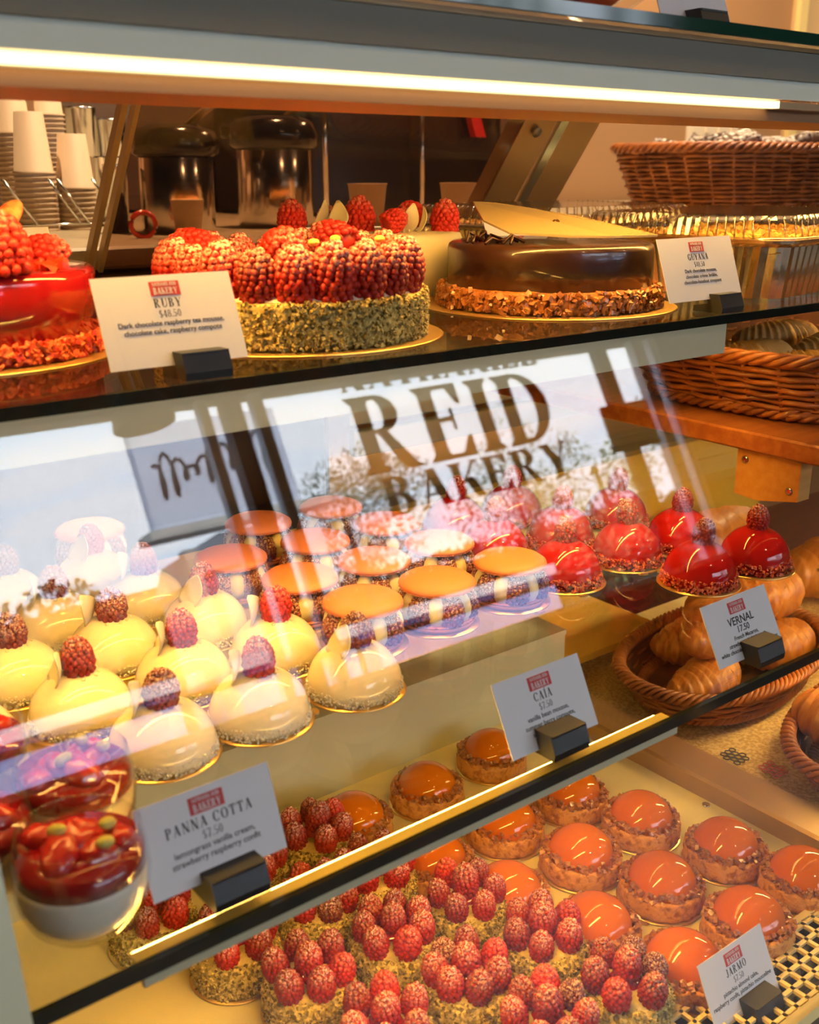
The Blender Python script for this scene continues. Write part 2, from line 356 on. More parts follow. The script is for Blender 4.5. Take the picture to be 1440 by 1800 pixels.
def diag(x0, y0, x1, y1, w): return [[(x0, y0), (x0 + w, y0), (x1 + w, y1), (x1, y1)]]
def serif(x, y, w, up):
    return [[(x - w, y), (x + w, y), (x + w * .45, y + (.07 if up else -.07)), (x - w * .45, y + (.07 if up else -.07))]]
def glyph(c):
    if c == 'I': return stem(.09), .36
    if c == 'R': return stem(.09) + [rect(.2, 1 - H, .36, 1), rect(.2, .50, .36, .50 + H)] + arc(.34, .75, .24, .25, S, H, -90, 90) + [[(.30, .50), (.40, .53), (.64, .06), (.47, .06)], [(.47, .06), (.64, .06), (.74, 0), (.53, 0)]], .78
    if c == 'B': return stem(.09) + [rect(.2, 1 - H, .34, 1), rect(.2, .50, .36, .50 + H), rect(.2, 0, .36, H)] + arc(.33, .76, .22, .24, S * .95, H, -90, 90) + arc(.34, .27, .27, .27, S, H, -90, 90), .70
    if c == 'P': return stem(.09) + [rect(.2, 1 - H, .36, 1), rect(.2, .46, .36, .46 + H)] + arc(.34, .73, .26, .27, S, H, -90, 90), .66
    if c == 'D': return stem(.09) + [rect(.2, 1 - H, .32, 1), rect(.2, 0, .32, H)] + arc(.30, .5, .40, .5, S * 1.05, H, -90, 90), .78
    if c == 'E': return stem(.09) + [rect(.2, 1 - H, .58, 1), rect(.2, 0, .60, H), rect(.2, .50, .44, .50 + H), [(.54, .72), (.58, .72), (.58, 1), (.42, 1)], [(.56, .28), (.60, .28), (.60, 0), (.42, 0)], [(.42, .38), (.45, .38), (.45, .68), (.42, .68)]], .67
    if c == 'F': return stem(.09) + [rect(.2, 1 - H, .58, 1), rect(.2, .50, .44, .50 + H)], .62
    if c == 'L': return stem(.09) + [rect(.2, 0, .58, H), [(.54, .30), (.58, .30), (.58, 0), (.40, 0)]], .63
    if c == 'T': return stem(.27) + [rect(.04, 1 - H, .67, 1), [(.04, .72), (.08, .72), (.20, 1), (.04, 1)], [(.63, .72), (.67, .72), (.67, 1), (.51, 1)]], .72
    if c == 'H': return stem(.09) + stem(.50) + [rect(.2, .48, .55, .48 + H)], .78
    if c == 'N': return stem(.12, w=H) + stem(.62, w=H) + diag(.06, 1, .50, 0, .19), .80
    if c == 'M': return stem(.12, w=H) + stem(.72) + diag(.06, 1, .36, 0, .17) + diag(.42, 0, .74, 1, H), 1.0
    if c == 'A': return diag(.30, 1, .50, 0, .19) + diag(.10, 0, .36, 1, H) + [rect(.2, .30, .55, .30 + H)] + serif(.12, 0, .10, True) + serif(.60, 0, .15, True), .78
    if c == 'V': return diag(.08, 1, .30, 0, .19) + diag(.40, 0, .64, 1, H) + serif(.17, 1, .15, False) + serif(.66, 1, .10, False), .78
    if c == 'Y': return diag(.06, 1, .28, .45, .19) + diag(.40, .45, .62, 1, H) + stem(.28, 0, .5) + serif(.15, 1, .14, False) + serif(.64, 1, .10, False), .74
    if c == 'K': return stem(.09) + diag(.24, .42, .60, 1, H) + diag(.50, 0, .32, .56, .19)[:1] + serif(.62, 1, .11, False) + serif(.60, 0, .15, True), .78
    if c == 'U': return [rect(.09, .28, .09 + S, 1), rect(.60, .28, .60 + H, 1)] + arc(.367, .28, .277, .28, .10, H + .02, 180, 360) + serif(.17, 1, .15, False) + serif(.62, 1, .10, False), .74
    if c == 'O': return arc(.40, .5, .36, .51, S, H, 0, 360, 28), .80
    if c == 'C': return arc(.40, .5, .36, .51, S, H, 40, 320, 24) + [[(.62, .66), (.70, .66), (.70, .98), (.64, .86)]], .74
    if c == 'G': return arc(.40, .5, .36, .51, S, H, 40, 320, 24) + [[(.62, .66), (.70, .66), (.70, .98), (.64, .86)]] + stem(.56, 0, .42, w=.14), .80
    if c == 'J': return [rect(.24, .2, .24 + S, 1)] + arc(.21, .2, .20, .21, .16, .06, 180, 360) + serif(.32, 1, .16, False), .50
    if c == '$': return arc(.28, .72, .20, .24, .08, .06, 30, 270, 14) + arc(.28, .28, .22, .26, .10, .06, -150, 90, 14) + [rect(.26, -.12, .30, 1.12)], .56
    if c == '0': return arc(.28, .5, .24, .5, .12, H, 0, 360, 24), .58
    if c == '4': return [rect(.34, 0, .46, 1), rect(.02, .26, .56, .26 + H)] + diag(.02, .28, .36, 1, H) + serif(.40, 0, .14, True), .60
    if c == '5': return [rect(.10, .94, .46, 1), rect(.10, .52, .14, 1)] + arc(.24, .30, .26, .30, .13, .05, -150, 130, 18), .56
    if c == '7': return [rect(.06, .90, .52, 1)] + [[(.46, .94), (.52, .94), (.30, 0), (.14, 0)]], .56
    if c == '8': return arc(.28, .74, .20, .26, .09, H, 0, 360, 20) + arc(.28, .27, .25, .28, .11, H, 0, 360, 20), .58
    if c == '.': return [rect(.06, 0, .18, .12)], .26
    return [], .35
def serif_mb(text, h, width=None, z0=0, z1=.0002, centre=True, track=0.0, mb=None, off=(0, 0), shear=0):
    """lettering in the XY plane, baseline y=0; width squeezes the line to that width"""
    mb = mb or MB(); pen = 0; out = []
    for c in text:
        acc = 0
        if c == 'Í': g, a = glyph('I'); g = g + [[(.10, 1.06), (.20, 1.06), (.34, 1.26), (.24, 1.26)]]
        else: g, a = glyph(c)
        for p in g: out.append([(x + pen, y) for x, y in p])
        pen += a + track
    sx = h if width is None else width / pen; x0 = -pen * sx / 2 if centre else 0
    for p in out:
        q = [(x * sx + x0 + off[0] + shear * y * h, y * h + off[1]) for x, y in p]
        ar = sum(q[i][0] * q[(i + 1) % len(q)][1] - q[(i + 1) % len(q)][0] * q[i][1] for i in range(len(q)))
        if ar < 0: q.reverse()
        mb.prism(q, z0, z1)
    return mb
def sans_mesh(name, lines, size, m, lead=1.35, shear=0.0, extr=.00008, width=None):
    """small print, centred lines, in the XY plane"""
    cu = bpy.data.curves.new(name, 'FONT'); cu.body = '\n'.join(lines); cu.align_x = 'CENTER'; cu.size = size; cu.space_line = lead / 1.2
    cu.extrude = extr; cu.shear = shear; cu.resolution_u = 3; cu.offset = size * .012
    o = bpy.data.objects.new(name, cu); C.objects.link(o); bpy.context.view_layer.update()
    me = bpy.data.meshes.new_from_object(o.evaluated_get(bpy.context.evaluated_depsgraph_get()))
    bpy.data.objects.remove(o)
    if width and len(me.vertices):
        xs = [v.co.x for v in me.vertices]; k = width / (max(xs) - min(xs))
        for v in me.vertices: v.co.x *= k
    me.materials.clear(); me.materials.append(m); return me
# ------------------------------------------------------------------ the room
FZ = -1.12
struct(MB().box((3, 2, FZ - .05), (14, 14, .1)).build('floor', M['floor']))
struct(MB().box((3, 1.7, 1.85), (14, 10.6, .1)).build('ceiling', M['ceil']))
struct(MB().box((2.5, 2.65, .3), (12, .1, 3.1)).build('wall_back', M['wall']))
struct(MB().box((-3.0, -.4, .3), (.1, 6.4, 3.1)).build('wall_left', M['room']))
struct(MB().box((8.6, -.4, .3), (.1, 6.4, 3.1)).build('wall_right', M['wall']))
WY = -3.5
wf = MB()
wf.box((2.8, WY - .06, (FZ - .36) / 2), (11.8, .12, -.36 - FZ))            # below the sill
wf.box((2.8, WY - .06, (1.12 + 1.85) / 2), (11.8, .12, .73))               # above the head
wf.box((-1.55, WY - .06, .38), (2.9, .12, 1.48)); wf.box((7.1, WY - .06, .38), (3.2, .12, 1.48))
struct(wf.build('wall_front', M['room']))
# shop window: frame with a wide bronze mullion edged white, and a lower white rail
wn = struct(MB().box((2.45, WY + .01, .38), (.09, .08, 1.48)).build('window_1', M['frame_brown']))
fr = MB()
fr.box((2.31, WY + .0, .38), (.05, .05, 1.48)); fr.box((2.60, WY + .0, .38), (.06, .05, 1.48))
fr.box((5.37, WY + .0, .38), (.10, .06, 1.48)); fr.box((5.52, WY + .0, .38), (.06, .06, 1.48))
fr.box((2.7, WY + .01, -.185), (5.6, .06, .03)); fr.box((2.7, WY + .01, -.345), (5.6, .07, .03))
fr.box((-.06, WY + .0, .38), (.06, .06, 1.48))
fr.build('white_frame', M['frame_white'], wn)
MB().box((5.02, WY + .01, .38), (.11, .05, 1.48)).build('dark_post', M['frame_brown'], wn)
MB().box((2.7, WY - .03, .38), (5.6, .008, 1.46)).build('window_pane', M['clear'], wn)
# lettering on the window pane, reading from outside
LT = MB()
X = Matrix.Translation((0, WY + .0, 0)) @ Matrix.Rotation(PI / 2, 4, 'X')
serif_mb('REID', .42, 1.44, -.004, .004, mb=LT, off=(3.80, .605))
serif_mb('BAKERY', .205, 1.36, -.004, .004, mb=LT, off=(3.83, .375))
serif_mb('NATHANIEL', .17, 1.42, -.004, .004, mb=LT, off=(3.80, 1.06))
LT.v = [tuple(X @ Vector(v)) for v in LT.v]
tag(LT.build('window_lettering', M['letter']), 'dark serif bakery name lettering on the shop window, mirrored in the case glass', 'lettering')
# dark notice hanging in the narrow right-hand light, pendant lamp by the window
tag(MB().box((4.93, WY + .14, .56), (.40, .02, .28)).build('hanging_board', M['frame_brown']), 'dark brown board hung in the right of the shop window', 'board')
pl = thing('pendant_lamp', (1.88, -3.2, .95), 'dark brown bell shaped pendant lamp hanging before the shop window', 'lamp')
MB().lathe([(.13, 0), (.135, .01), (.12, .10), (.07, .17), (.03, .20), (.0, .205)], 28).build('lamp_shade', M['lampshade'], pl)
MB().tube([(0, 0, .19), (0, 0, .85)], .006).build('cord', M['black'], pl)
# ------------------------------------------------------------------ outdoors, seen mirrored in the glass
struct(MB().box((15, -36, FZ - .15), (120, 64, .1)).build('street', M['road']))
def tree_obj(loc, h, r, label, m, seed):
    random.seed(seed)
    t = thing('broadleaf_tree', loc, label, 'tree', 'trees across the street')
    MB().tube([(0, 0, 0), (.05, .02, h * .35), (0, 0, h * .7)], lambda q: .16 - .1 * q, 8).build('trunk', M['bark'], t)
    cr = MB(); blobs = [(random.gauss(0, r * .42), random.gauss(0, r * .4), h - r * .9 + random.gauss(0, r * .38), r * random.uniform(.28, .5)) for _ in range(16)]
    for _ in range(3800):
        b = random.choice(blobs); d = Vector((random.gauss(0, 1), random.gauss(0, 1), random.gauss(0, 1))).normalized() * b[3] * random.uniform(.6, 1.05)
        p = Vector(b[:3]) + d; s_ = random.uniform(.04, .09)
        a = Vector((random.gauss(0, 1), random.gauss(0, 1), random.gauss(0, 1))).normalized() * s_; c_ = a.cross(Vector((random.random(), random.random(), 1))).normalized() * s_ * .6
        n_ = a.cross(c_).normalized() * s_ * .15
        cr.add([p - a, p + c_ + n_, p + a, p - c_ + n_], [(0, 1, 2, 3)], 0, False)
    cr.build('foliage', m, t)
tree_obj((13.6, -20, FZ), 6.1, 2.0, 'dark tree left of the mirrored lettering', M['leaf'], 1)
tree_obj((22.0, -20, FZ), 5.6, 2.4, 'tall green tree right of the mirrored lettering', M['leaf_light'], 2)
tree_obj((25.2, -27, FZ), 6.2, 2.4, 'green tree at the far right of the mirrored street', M['leaf_light'], 5)
tree_obj((17.6, -27, FZ), 5.0, 1.7, 'low bushy tree behind the mirrored lettering', M['leaf'], 8)
random.seed(11)
hg = MB()
for _ in range(16000):
    p = Vector((random.uniform(-6, 46), -30 + random.uniform(-.5, .9), FZ))
    p.z += random.random() ** .6 * (3.5 + 1.9 * max(0, min(1, (15 - p.x) / 5)))
    p.z += .5 * noise.noise(Vector((p.x * .35, 0, 0))); a = Vector((random.gauss(0, 1), random.gauss(0, 1), random.gauss(0, 1))).normalized() * random.uniform(.12, .25); c_ = a.cross(Vector((random.random(), random.random(), 1))).normalized() * .12
    hg.add([p - a, p + c_, p + a, p - c_], [(0, 1, 2, 3)], 0, False)
hg.box((20, -30.2, FZ + 1.5), (52, .7, 3.0)); hg.box((4, -30.2, FZ + 2.4), (20, .7, 4.8))
tag(hg.build('tall_hedge', M['hedge']), 'long dark hedge across the street, mirrored low in the case glass', 'hedge')
b = thing('street_building', (10.1, -20, FZ), 'pale grey low building across the street with a sloped roof', 'building')
MB().box((0, 0, 1.7), (1.5, 3, 3.4)).build('wall', M['facade'], b)
MB().prism([(-.9, 3.4), (.9, 3.4), (.5, 4.1), (-.5, 4.1)], -1.6, 1.6, X=Matrix.Rotation(PI / 2, 4, 'X')).build('roof', M['facade_dark'], b)
sg = thing('street_sign', (4.55, -7.9, FZ), 'pale grey sign slab with dark script strokes outside the shop', 'sign')
MB().box((0, 0, 2.95), (1.5, .12, .95)).build('sign_panel', M['sign_grey'], sg)
MB().box((.1, 0, 2.42), (1.9, .3, .08)).build('sign_ledge', M['stone_cap'], sg)
MB().box((.55, .05, 1.9), (.5, .25, .7)).build('sign_block', M['frame_white'], sg)
MB().box((-.5, 0, 1.1), (.12, .12, 2.3)).box((.6, 0, .8), (.12, .12, 1.6)).build('post', M['stone_cap'], sg)
sc = MB(); x_ = -.62; pts = []
for i in range(120): pts.append((x_ + i * .0105 + .045 * math.sin(i * .55), .066, 2.92 + .13 * math.sin(i * .55 + 1.3) * (1 + .7 * math.sin(i * .13)) + i * .001))
sc.tube(pts, .016, 5).build('script_strokes', M['ink'], sg)
for x0, x1, lab in ((4.1, 5.75, 'left blue-grey low wall block outside the shop window'), (6.0, 8.6, 'long blue-grey low wall block outside the shop window'), (1.9, 3.8, 'blue-grey low wall block outside, mirrored at the left end')):
    t = thing('low_wall', ((x0 + x1) / 2, -8.6, FZ), lab, 'wall', 'low wall blocks outside the window')
    MB().box((0, 0, .55), (x1 - x0, .3, 1.1)).build('block', M['blue_wall'], t); MB().box((0, .02, 1.16), (x1 - x0 + .06, .4, .12)).build('white_cap', M['frame_white'], t); MB().box((0, .18, .60), (x1 - x0, .04, .08)).build('white_band', M['frame_white'], t)
# ------------------------------------------------------------------ the display case
case = thing('display_case', (0, 0, FZ), 'steel framed glass bakery display case holding cakes and pastries', 'display case')
def cpart(mb, name, m): return mb.build(name, m, case, (0, 0, -FZ))
AL = math.radians(15)
ax = Vector((0, math.sin(AL), math.cos(AL))); an = Vector((0, -math.cos(AL), math.sin(AL)))
G0 = Vector((0, .405, -.37))
def on_glass(x, z): return Vector((x, G0.y + (z - G0.z) * math.tan(AL), z))
gl = MB(); a = on_glass(.09, -.66); b_ = on_glass(.09, .052); th = an * -.006
for (x0, x1) in ((.108, 2.6),):
    p = [Vector((x0, a.y, a.z)), Vector((x1, a.y, a.z)), Vector((x1, b_.y, b_.z)), Vector((x0, b_.y, b_.z))]
    gl.add(p + [q + th for q in p], [(0, 1, 2, 3), (7, 6, 5, 4), (0, 4, 5, 1), (1, 5, 6, 2), (2, 6, 7, 3), (3, 7, 4, 0)], 0, False)
cpart(gl, 'front_glass', M['front_glass'])
# end frame strip and end glass
es = MB(); es.add([Vector((x, q.y + dy, q.z)) for x in (.086, .108) for q in (a, b_) for dy in (-.004, .011)], [(0, 1, 3, 2), (4, 6, 7, 5), (0, 4, 5, 1), (2, 3, 7, 6), (0, 2, 6, 4), (1, 5, 7, 3)], 0, False)
cpart(es, 'end_post', M['rail_metal'])
eg = MB(); eg.prism([(a.y + .01, a.z), (1.3, a.z), (1.3, -.128), (b_.y - .05, -.128)], .074, .080, X=Matrix(((0, 0, 1, 0), (1, 0, 0, 0), (0, 1, 0, 0), (0, 0, 0, 1))))
cpart(eg, 'end_glass', M['clear'])
# top light beam: sloped steel face, upper strip painted as shade under the counter
bm_ = MB()
prof = [(.530, .053), (.532, .068), (.532, .088), (.685, .088), (.685, .0465), (.545, .0465), (.545, .053)]
bm_.prism(prof, -.2, 2.6, X=Matrix(((0, 0, 1, 0), (1, 0, 0, 0), (0, 1, 0, 0), (0, 0, 0, 1))))
cpart(bm_, 'top_beam', M['steel'])
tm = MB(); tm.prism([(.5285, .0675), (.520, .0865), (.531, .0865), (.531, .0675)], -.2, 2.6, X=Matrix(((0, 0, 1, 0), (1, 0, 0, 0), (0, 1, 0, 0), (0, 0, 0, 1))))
cpart(tm, 'beam_shade', M['beam_shade_metal'])
cpart(MB().box((1.2, .598, .0425), (2.8, .105, .009)), 'beam_underside', M['orange_metal'])
cpart(MB().box((.75, .664, .0450), (1.9, .022, .003)), 'light_strip', M['led_top'])  # right end runs on unseen, added to light the foil trays
cpart(MB().box((.295, .5365, .0495), (.99, .007, .0055)), 'light_strip_edge', M['led_edge'])
cpart(MB().box((1.69, .5385, .0495), (1.8, .010, .006)), 'light_strip_cover', M['bronze'])
cpart(MB().box((1.2, .80, .0895), (2.8, .55, .003)), 'counter_underside', M['bronze'])
cpart(MB().box((1.2, .80, .0945), (2.8, .58, .007)), 'counter_glass', M['shelf_glass'])
cpart(MB().box((1.2, .508, .0945), (2.8, .004, .008)), 'counter_glass_edge', M['edge_green'])
# deck of the case
dk = MB(); dk.box((.48, .618, -.625), (.80, .424, .010)); cpart(dk, 'deck', M['cream'])
cpart(MB().box((1.65, .66, -.640), (1.5, .62, .010)), 'deck_bakery_side', M['cream'])
cpart(MB().box((.49, .833, -.580), (.80, .012, .10)).box((.49, .85, -.530), (.80, .05, .006)), 'back_upstand', M['rail_metal'])
cpart(MB().box((.869, .60, -.612), (.050, .55, .028), bev=.003), 'divider_ledge', M['bronze'])
cpart(MB().box((1.2, .345, -.70), (2.3, .012, .13)), 'front_fascia', M['bronze'])
cpart(MB().box((.7, 1.12, -.53), (2.0, .02, .18)).box((.42, .985, -.60), (1.4, .25, .01)), 'amber_back_panel', M['panel_amber'])
for i, z in enumerate((-.345, -.305, -.265, -.225, -.185)):
    cpart(MB().box((1.75, 1.14 + .01 * i, z), (1.9, .016, .034), bev=.002), 'back_rail', M['rail_metal'])
cpart(MB().box((.45, 1.34, -.30), (1.5, .01, .34)), 'rear_panel', M['panel_brown'])
cpart(MB().box((1.75, 1.20, -.40), (1.9, .01, .5)), 'back_panel', M['bronze'])
# sloping rear service doors with bronze posts
def lean(x0, x1, y0, z0, y1, z1, t):
    d = Vector((0, y1 - y0, z1 - z0)).normalized(); n_ = Vector((0, d.z, -d.y)) * t
    p = [Vector((x0, y0, z0)), Vector((x1, y0, z0)), Vector((x1, y1, z1)), Vector((x0, y1, z1))]
    return MB().add(p + [q + n_ for q in p], [(0, 3, 2, 1), (4, 5, 6, 7), (0, 1, 5, 4), (1, 2, 6, 5), (2, 3, 7, 6), (3, 0, 4, 7)], 0, False)
PB, PT = (1.36, -.125), (1.20, .088)
cpart(lean(1.17, 1.235, *PB, *PT, .03), 'door_post', M['bronze'])
cpart(lean(1.245, 1.262, *PB, *PT, .02), 'door_post', M['chrome'])
cpart(lean(1.262, 1.33, *PB, *PT, .025), 'door_post', M['bronze'])
cpart(lean(.545, .553, *PB, *PT, .012), 'glass_edge_strip', M['bronze'])
cpart(lean(.562, .568, *PB, *PT, .012), 'glass_edge_strip', M['bronze'])
cpart(lean(.568, 1.17, *PB, *PT, .005), 'rear_glass', M['smoke_glass'])
for (y, z) in ((1.232, .055), (1.31, -.055)):
    cpart(MB().lathe([(.0, .0), (.008, 0), (.008, .003), (.0, .004)], 16, X=Matrix.Translation((1.20, y - .012, z + .0)) @ Matrix.Rotation(math.radians(125), 4, 'X')), 'screw', M['steel_dark'])
# glass shelves with light rails
def shelf(z, y0, y1, x0, x1, railx, label, th=.008):
    t = thing('glass_shelf', (0, y0, z), label, 'shelf', 'glass shelves of the display case')
    L = x1 - x0; cx_ = (x0 + x1) / 2
    MB().box((cx_, (y1 - y0) / 2 + .002, -th / 2), (L, y1 - y0 - .004, th)).build('glass_plate', M['shelf_glass'], t)
    MB().box((cx_, .0, -th / 2), (L, .004, th)).build('front_edge', M['edge_black'], t)
    rx0, rx1 = railx; rc = (rx0 + rx1) / 2; rl = rx1 - rx0
    r = MB().box((rc, .007, -.023), (rl, .004, .027)).box((rc, .030, -.0175), (rl, .003, .013)).box((rc, .017, -.0110), (rl, .022, .003)).build('light_rail', M['rail_metal'], t)
    MB().box((rc, .0175, -.0150), (rl - .01, .012, .005)).build('light_strip', M['led'], r)
    return t
shelf(-.125, .602, 1.29, .085, 2.55, (.09, .85), 'upper glass shelf with black front edge carrying the large cakes')
t2 = thing('glass_shelf', (0, .425, -.37), 'lower glass shelf with black front edge carrying domes and macarons', 'shelf', 'glass shelves of the display case')
MB().box((1.36, .31, -.004), (2.5, .612, .007)).build('glass_plate', M['shelf_glass'], t2)
MB().box((1.36, .0, -.004), (2.5, .004, .008)).build('front_edge', M['edge_black'], t2)
r = MB().box((.3775, .006, -.014), (.415, .003, .010)).build('light_rail', M['rail_metal'], t2)
MB().box((.3775, .0140, -.0100), (.415, .013, .002)).build('glow_cover', M['rail_glow'], r)  # cover added over the strip; gold colour stands in for its glow
MB().box((.3775, .0165, -.0140), (.41, .016, .004)).build('light_strip', M['led'], r)
# lamp tube over the croissants on the right, under the lower shelf
M['led_tube'] = mat('tube_glow', (0.8, 0.8, 0.8), emit=(1, .64, .22), estr=60)
lt = thing('tube_light', (1.30, .535, -.392), 'short glowing tube light below the lower shelf above the croissants', 'lamp')
MB().tube([(-.33, 0, 0), (.33, 0, 0)], .008, 10).build('glowing_tube', M['led_tube'], lt)
MB().box((0, 0, .0105), (.70, .022, .003)).build('tube_holder', M['rail_metal'], lt)
# ------------------------------------------------------------------ raspberries (shared meshes, base at z=0, about 24 mm tall)
def rasp_mb(h=.023, r=.0105, lay=7, seed=0, hollow=False, lying=False):
    rnd = random.Random(seed); mb = MB()
    mb.lathe([(.0, .001), (r * .75, .001), (r * .95, h * .25), (r * .85, h * .55), (r * .5, h * .85), (0, h * .95)], 14)
    for k in range(lay + 1):
        t = k / lay; z = h * (.08 + .86 * t); rr = r * math.sqrt(max(0.0, 1 - (max(0, t - .18) / .86) ** 2.2)) * (1 if t > .15 else .90)
        n = max(1, round(2 * PI * rr / (r * .42)))
        for i in range(n):
            a = 2 * PI * (i + .5 * (k % 2)) / n + rnd.uniform(-.08, .08)
            q = r * .25 * rnd.uniform(.9, 1.12)
            mb.ball((rr * .97 * math.cos(a), rr * .97 * math.sin(a), z + rnd.uniform(-.0004, .0004)), q, 6, 4)
    mb.ball((0, 0, h * .97), r * .26, 6, 4)
    return mb
def rasp_mesh(name, mb, mats):
    o = mb.build(name, mats); me = o.data; bpy.data.objects.remove(o); return me
RM = [rasp_mesh('raspberry', rasp_mb(.0265, .0103, 8, s), M['rasp']) for s in (1, 2, 3)]
RMF = [rasp_mesh('raspberry', rasp_mb(.020, .0112, 6, s), M['rasp']) for s in (7, 8)]
RB = [rasp_mesh('raspberry', rasp_mb(.026, .0110, 7, s), M['rasp_bright']) for s in (4, 5)]
RD = [rasp_mesh('raspberry', rasp_mb(.024, .0108, 7, s), M['rasp_dark']) for s in (6, 9)]
hb = rasp_mb(.022, .0115, 6, 12); hb.lathe([(.0065, .0), (.0075, -.0012), (.0062, -.0016), (.0045, .004), (0, .006)], 14, mi=1)
RH = [rasp_mesh('raspberry', hb, [M['rasp_bright'], M['rasp_core']])]
def berry(parent, loc, meshes=RM, s=1.0, tilt=(0, 0), rz=None, name='raspberry'):
    o = link(random.choice(meshes), name, parent, loc, (tilt[0], tilt[1], random.uniform(0, 6.28) if rz is None else rz)); o.scale = (s, s, s); return o

def board(r, parent, m=None):
    mb = MB(); mb.lathe([(0, 0), (r * .98, 0), (r, .0006), (r * .985, .0014), (0, .0014)], 48)
    # little pull tab
    mb.prism([(r * .97, -.005), (r + .003, -.004), (r + .004, 0), (r + .003, .004), (r * .97, .005)], .0002, .0012)
    return mb.build('gold_board', m or M['gold'], parent)
def crumb_ring(mb, r0, r1, z0, z1, n, s, mi=0):
    for _ in range(n):
        a = random.uniform(0, 2 * PI); r = random.uniform(r0, r1); mb.chunk((r * math.cos(a), r * math.sin(a), random.uniform(z0, z1)), s * random.uniform(.6, 1.2), mi)
def wobble(amp, f1=3, f2=9):
    s = random.uniform(0, 9)
    return lambda a, r, z: (amp * math.sin(f1 * a + s + z * 300) * .6 + amp * .5 * math.sin(f2 * a + s * 2 - z * 200), 0)

# ---- orange caramel dome tart
def make_caramel_tart():
    t = thing('caramel_dome_tart', (0, 0, 0), '', 'tart', 'caramel dome tarts on the bottom tray')
    board(.0392, t)
    mb = MB(); R_ = .0375
    def wb(a, r, z): return (.0006 * math.sin(17 * a + z * 900) + .0005 * math.sin(31 * a - z * 1400), .0006 * math.sin(13 * a) if z > .015 else 0)
    mb.lathe([(0, .0016), (R_ - .002, .0016), (R_, .003), (R_ + .0004, .008), (R_ - .0004, .013), (R_, .018), (R_ - .0008, .0198), (R_ - .004, .0200), (R_ - .005, .0165), (0, .0165)], 90, wob=wb)
    mb.build('tart_shell', M['sable'], t)
    D = MB(); pr_ = []
    for i in range(15):
        q = i / 14 * PI / 2 * 1.06 ; pr_.append((.0305 * math.sin(min(q, PI)) , .0165 + .0265 * math.cos(q) if q < PI / 2 else .0165 + .0265 * math.cos(q)))
    D.lathe(pr_ , 56); D.build('glazed_dome', M['caramel'], t)
    nb = MB()
    for i in range(170):
        a = random.uniform(0, 2 * PI); k = random.random(); r = .0300 + k * .0058
        nb.chunk((r * math.cos(a), r * math.sin(a), .0190 + (1 - k) * .0040 + random.uniform(0, .0024)), random.uniform(.0020, .0037))
    o = nb.build('chopped_nuts', M['nut'], t); o['kind'] = 'stuff'
    return t
ROWN = ['front', 'second', 'third', 'fourth', 'fifth', 'sixth']
def rowlabels(rows, fmt):
    """rows: list (front first) of lists of (x, y); returns [(x, y, label)]"""
    out = []
    for ri, row in enumerate(rows):
        row = sorted(row); n = len(row)
        for i, (x, y) in enumerate(row):
            if n == 1: pos = 'the only one'
            elif i == 0: pos = 'leftmost'
            elif i == n - 1: pos = 'rightmost'
            else: pos = ORD[i] + ' from the left'
            rn = ROWN[ri] if ri < len(rows) - 1 else 'rearmost'
            out.append((x, y, fmt % (pos, rn)))
    return out
TZ = -.6195
tarts = rowlabels([[(.612, .4255), (.699, .4255), (.787, .430)], [(.592, .500), (.681, .503), (.770, .501)], [(.5635, .577), (.656, .577), (.744, .580)],
                   [(.542, .653), (.634, .656), (.722, .653)], [(.523, .752), (.6145, .752), (.713, .762)]],
                  'glossy orange caramel dome tart, %s in the %s row of dome tarts')
spread(make_caramel_tart(), [((x, y, TZ), random.uniform(0, 6.28), l) for x, y, l in tarts])

# ---- pistachio raspberry tart
def make_pistachio_tart(seed, loc, label):
    random.seed(seed)
    t = thing('pistachio_raspberry_tart', loc, label, 'tart', 'raspberry pistachio tarts on the bottom tray', (0, 0, random.uniform(0, 6.28)))
    return t
def pist_meshes():
    random.seed(31)
    b_ = MB(); R_ = .0355
    b_.lathe([(0, .0015), (R_ - .001, .0015), (R_, .004), (R_, .024), (R_ - .003, .0285), (R_ - .010, .030), (R_ - .02, .0285), (0, .0285)], 48, wob=wobble(.0006))
    for _ in range(900):
        a = random.uniform(0, 2 * PI); z = random.uniform(.002, .029); r = R_ - max(0, z - .024) * .6 + random.uniform(-.0004, .0008)
        b_.chunk((r * math.cos(a), r * math.sin(a), z), random.uniform(.0009, .0019))
    for _ in range(160):
        a = random.uniform(0, 2 * PI); r = random.uniform(R_ - .009, R_ - .002)
        b_.chunk((r * math.cos(a), r * math.sin(a), .0295 + random.uniform(-.0005, .0006)), random.uniform(.0008, .0016))
    c_ = MB(); c_.lathe([(0, .0345), (.012, .034), (.022, .0325), (.0285, .0300), (.0300, .0270)], 40, wob=wobble(.0006))
    g_ = MB(); g_.lathe([(0, .0395), (.006, .039), (.0105, .0365), (.013, .0335), (.0135, .031)], 30, wob=wobble(.0008))
    return [(n, rasp_mesh(n, mb, m)) for n, mb, m in (('crumb_body', b_, M['pistachio']), ('cream_top', c_, M['pist_cream']), ('raspberry_gel', g_, M['gel']))]
PM = pist_meshes()
bd = board(.0378, None); BM = bd.data; bpy.data.objects.remove(bd)
pist = rowlabels([[(.474, .4385), (.548, .4300)], [(.378, .508), (.457, .510), (.535, .5065)], [(.362, .585), (.441, .582), (.518, .580)],
                  [(.337, .655), (.420, .655), (.480, .640 + .018)], [(.300, .728), (.395, .735), (.470, .738)]],
                 'pistachio-crumbed raspberry tart, %s in the %s row of raspberry tarts')
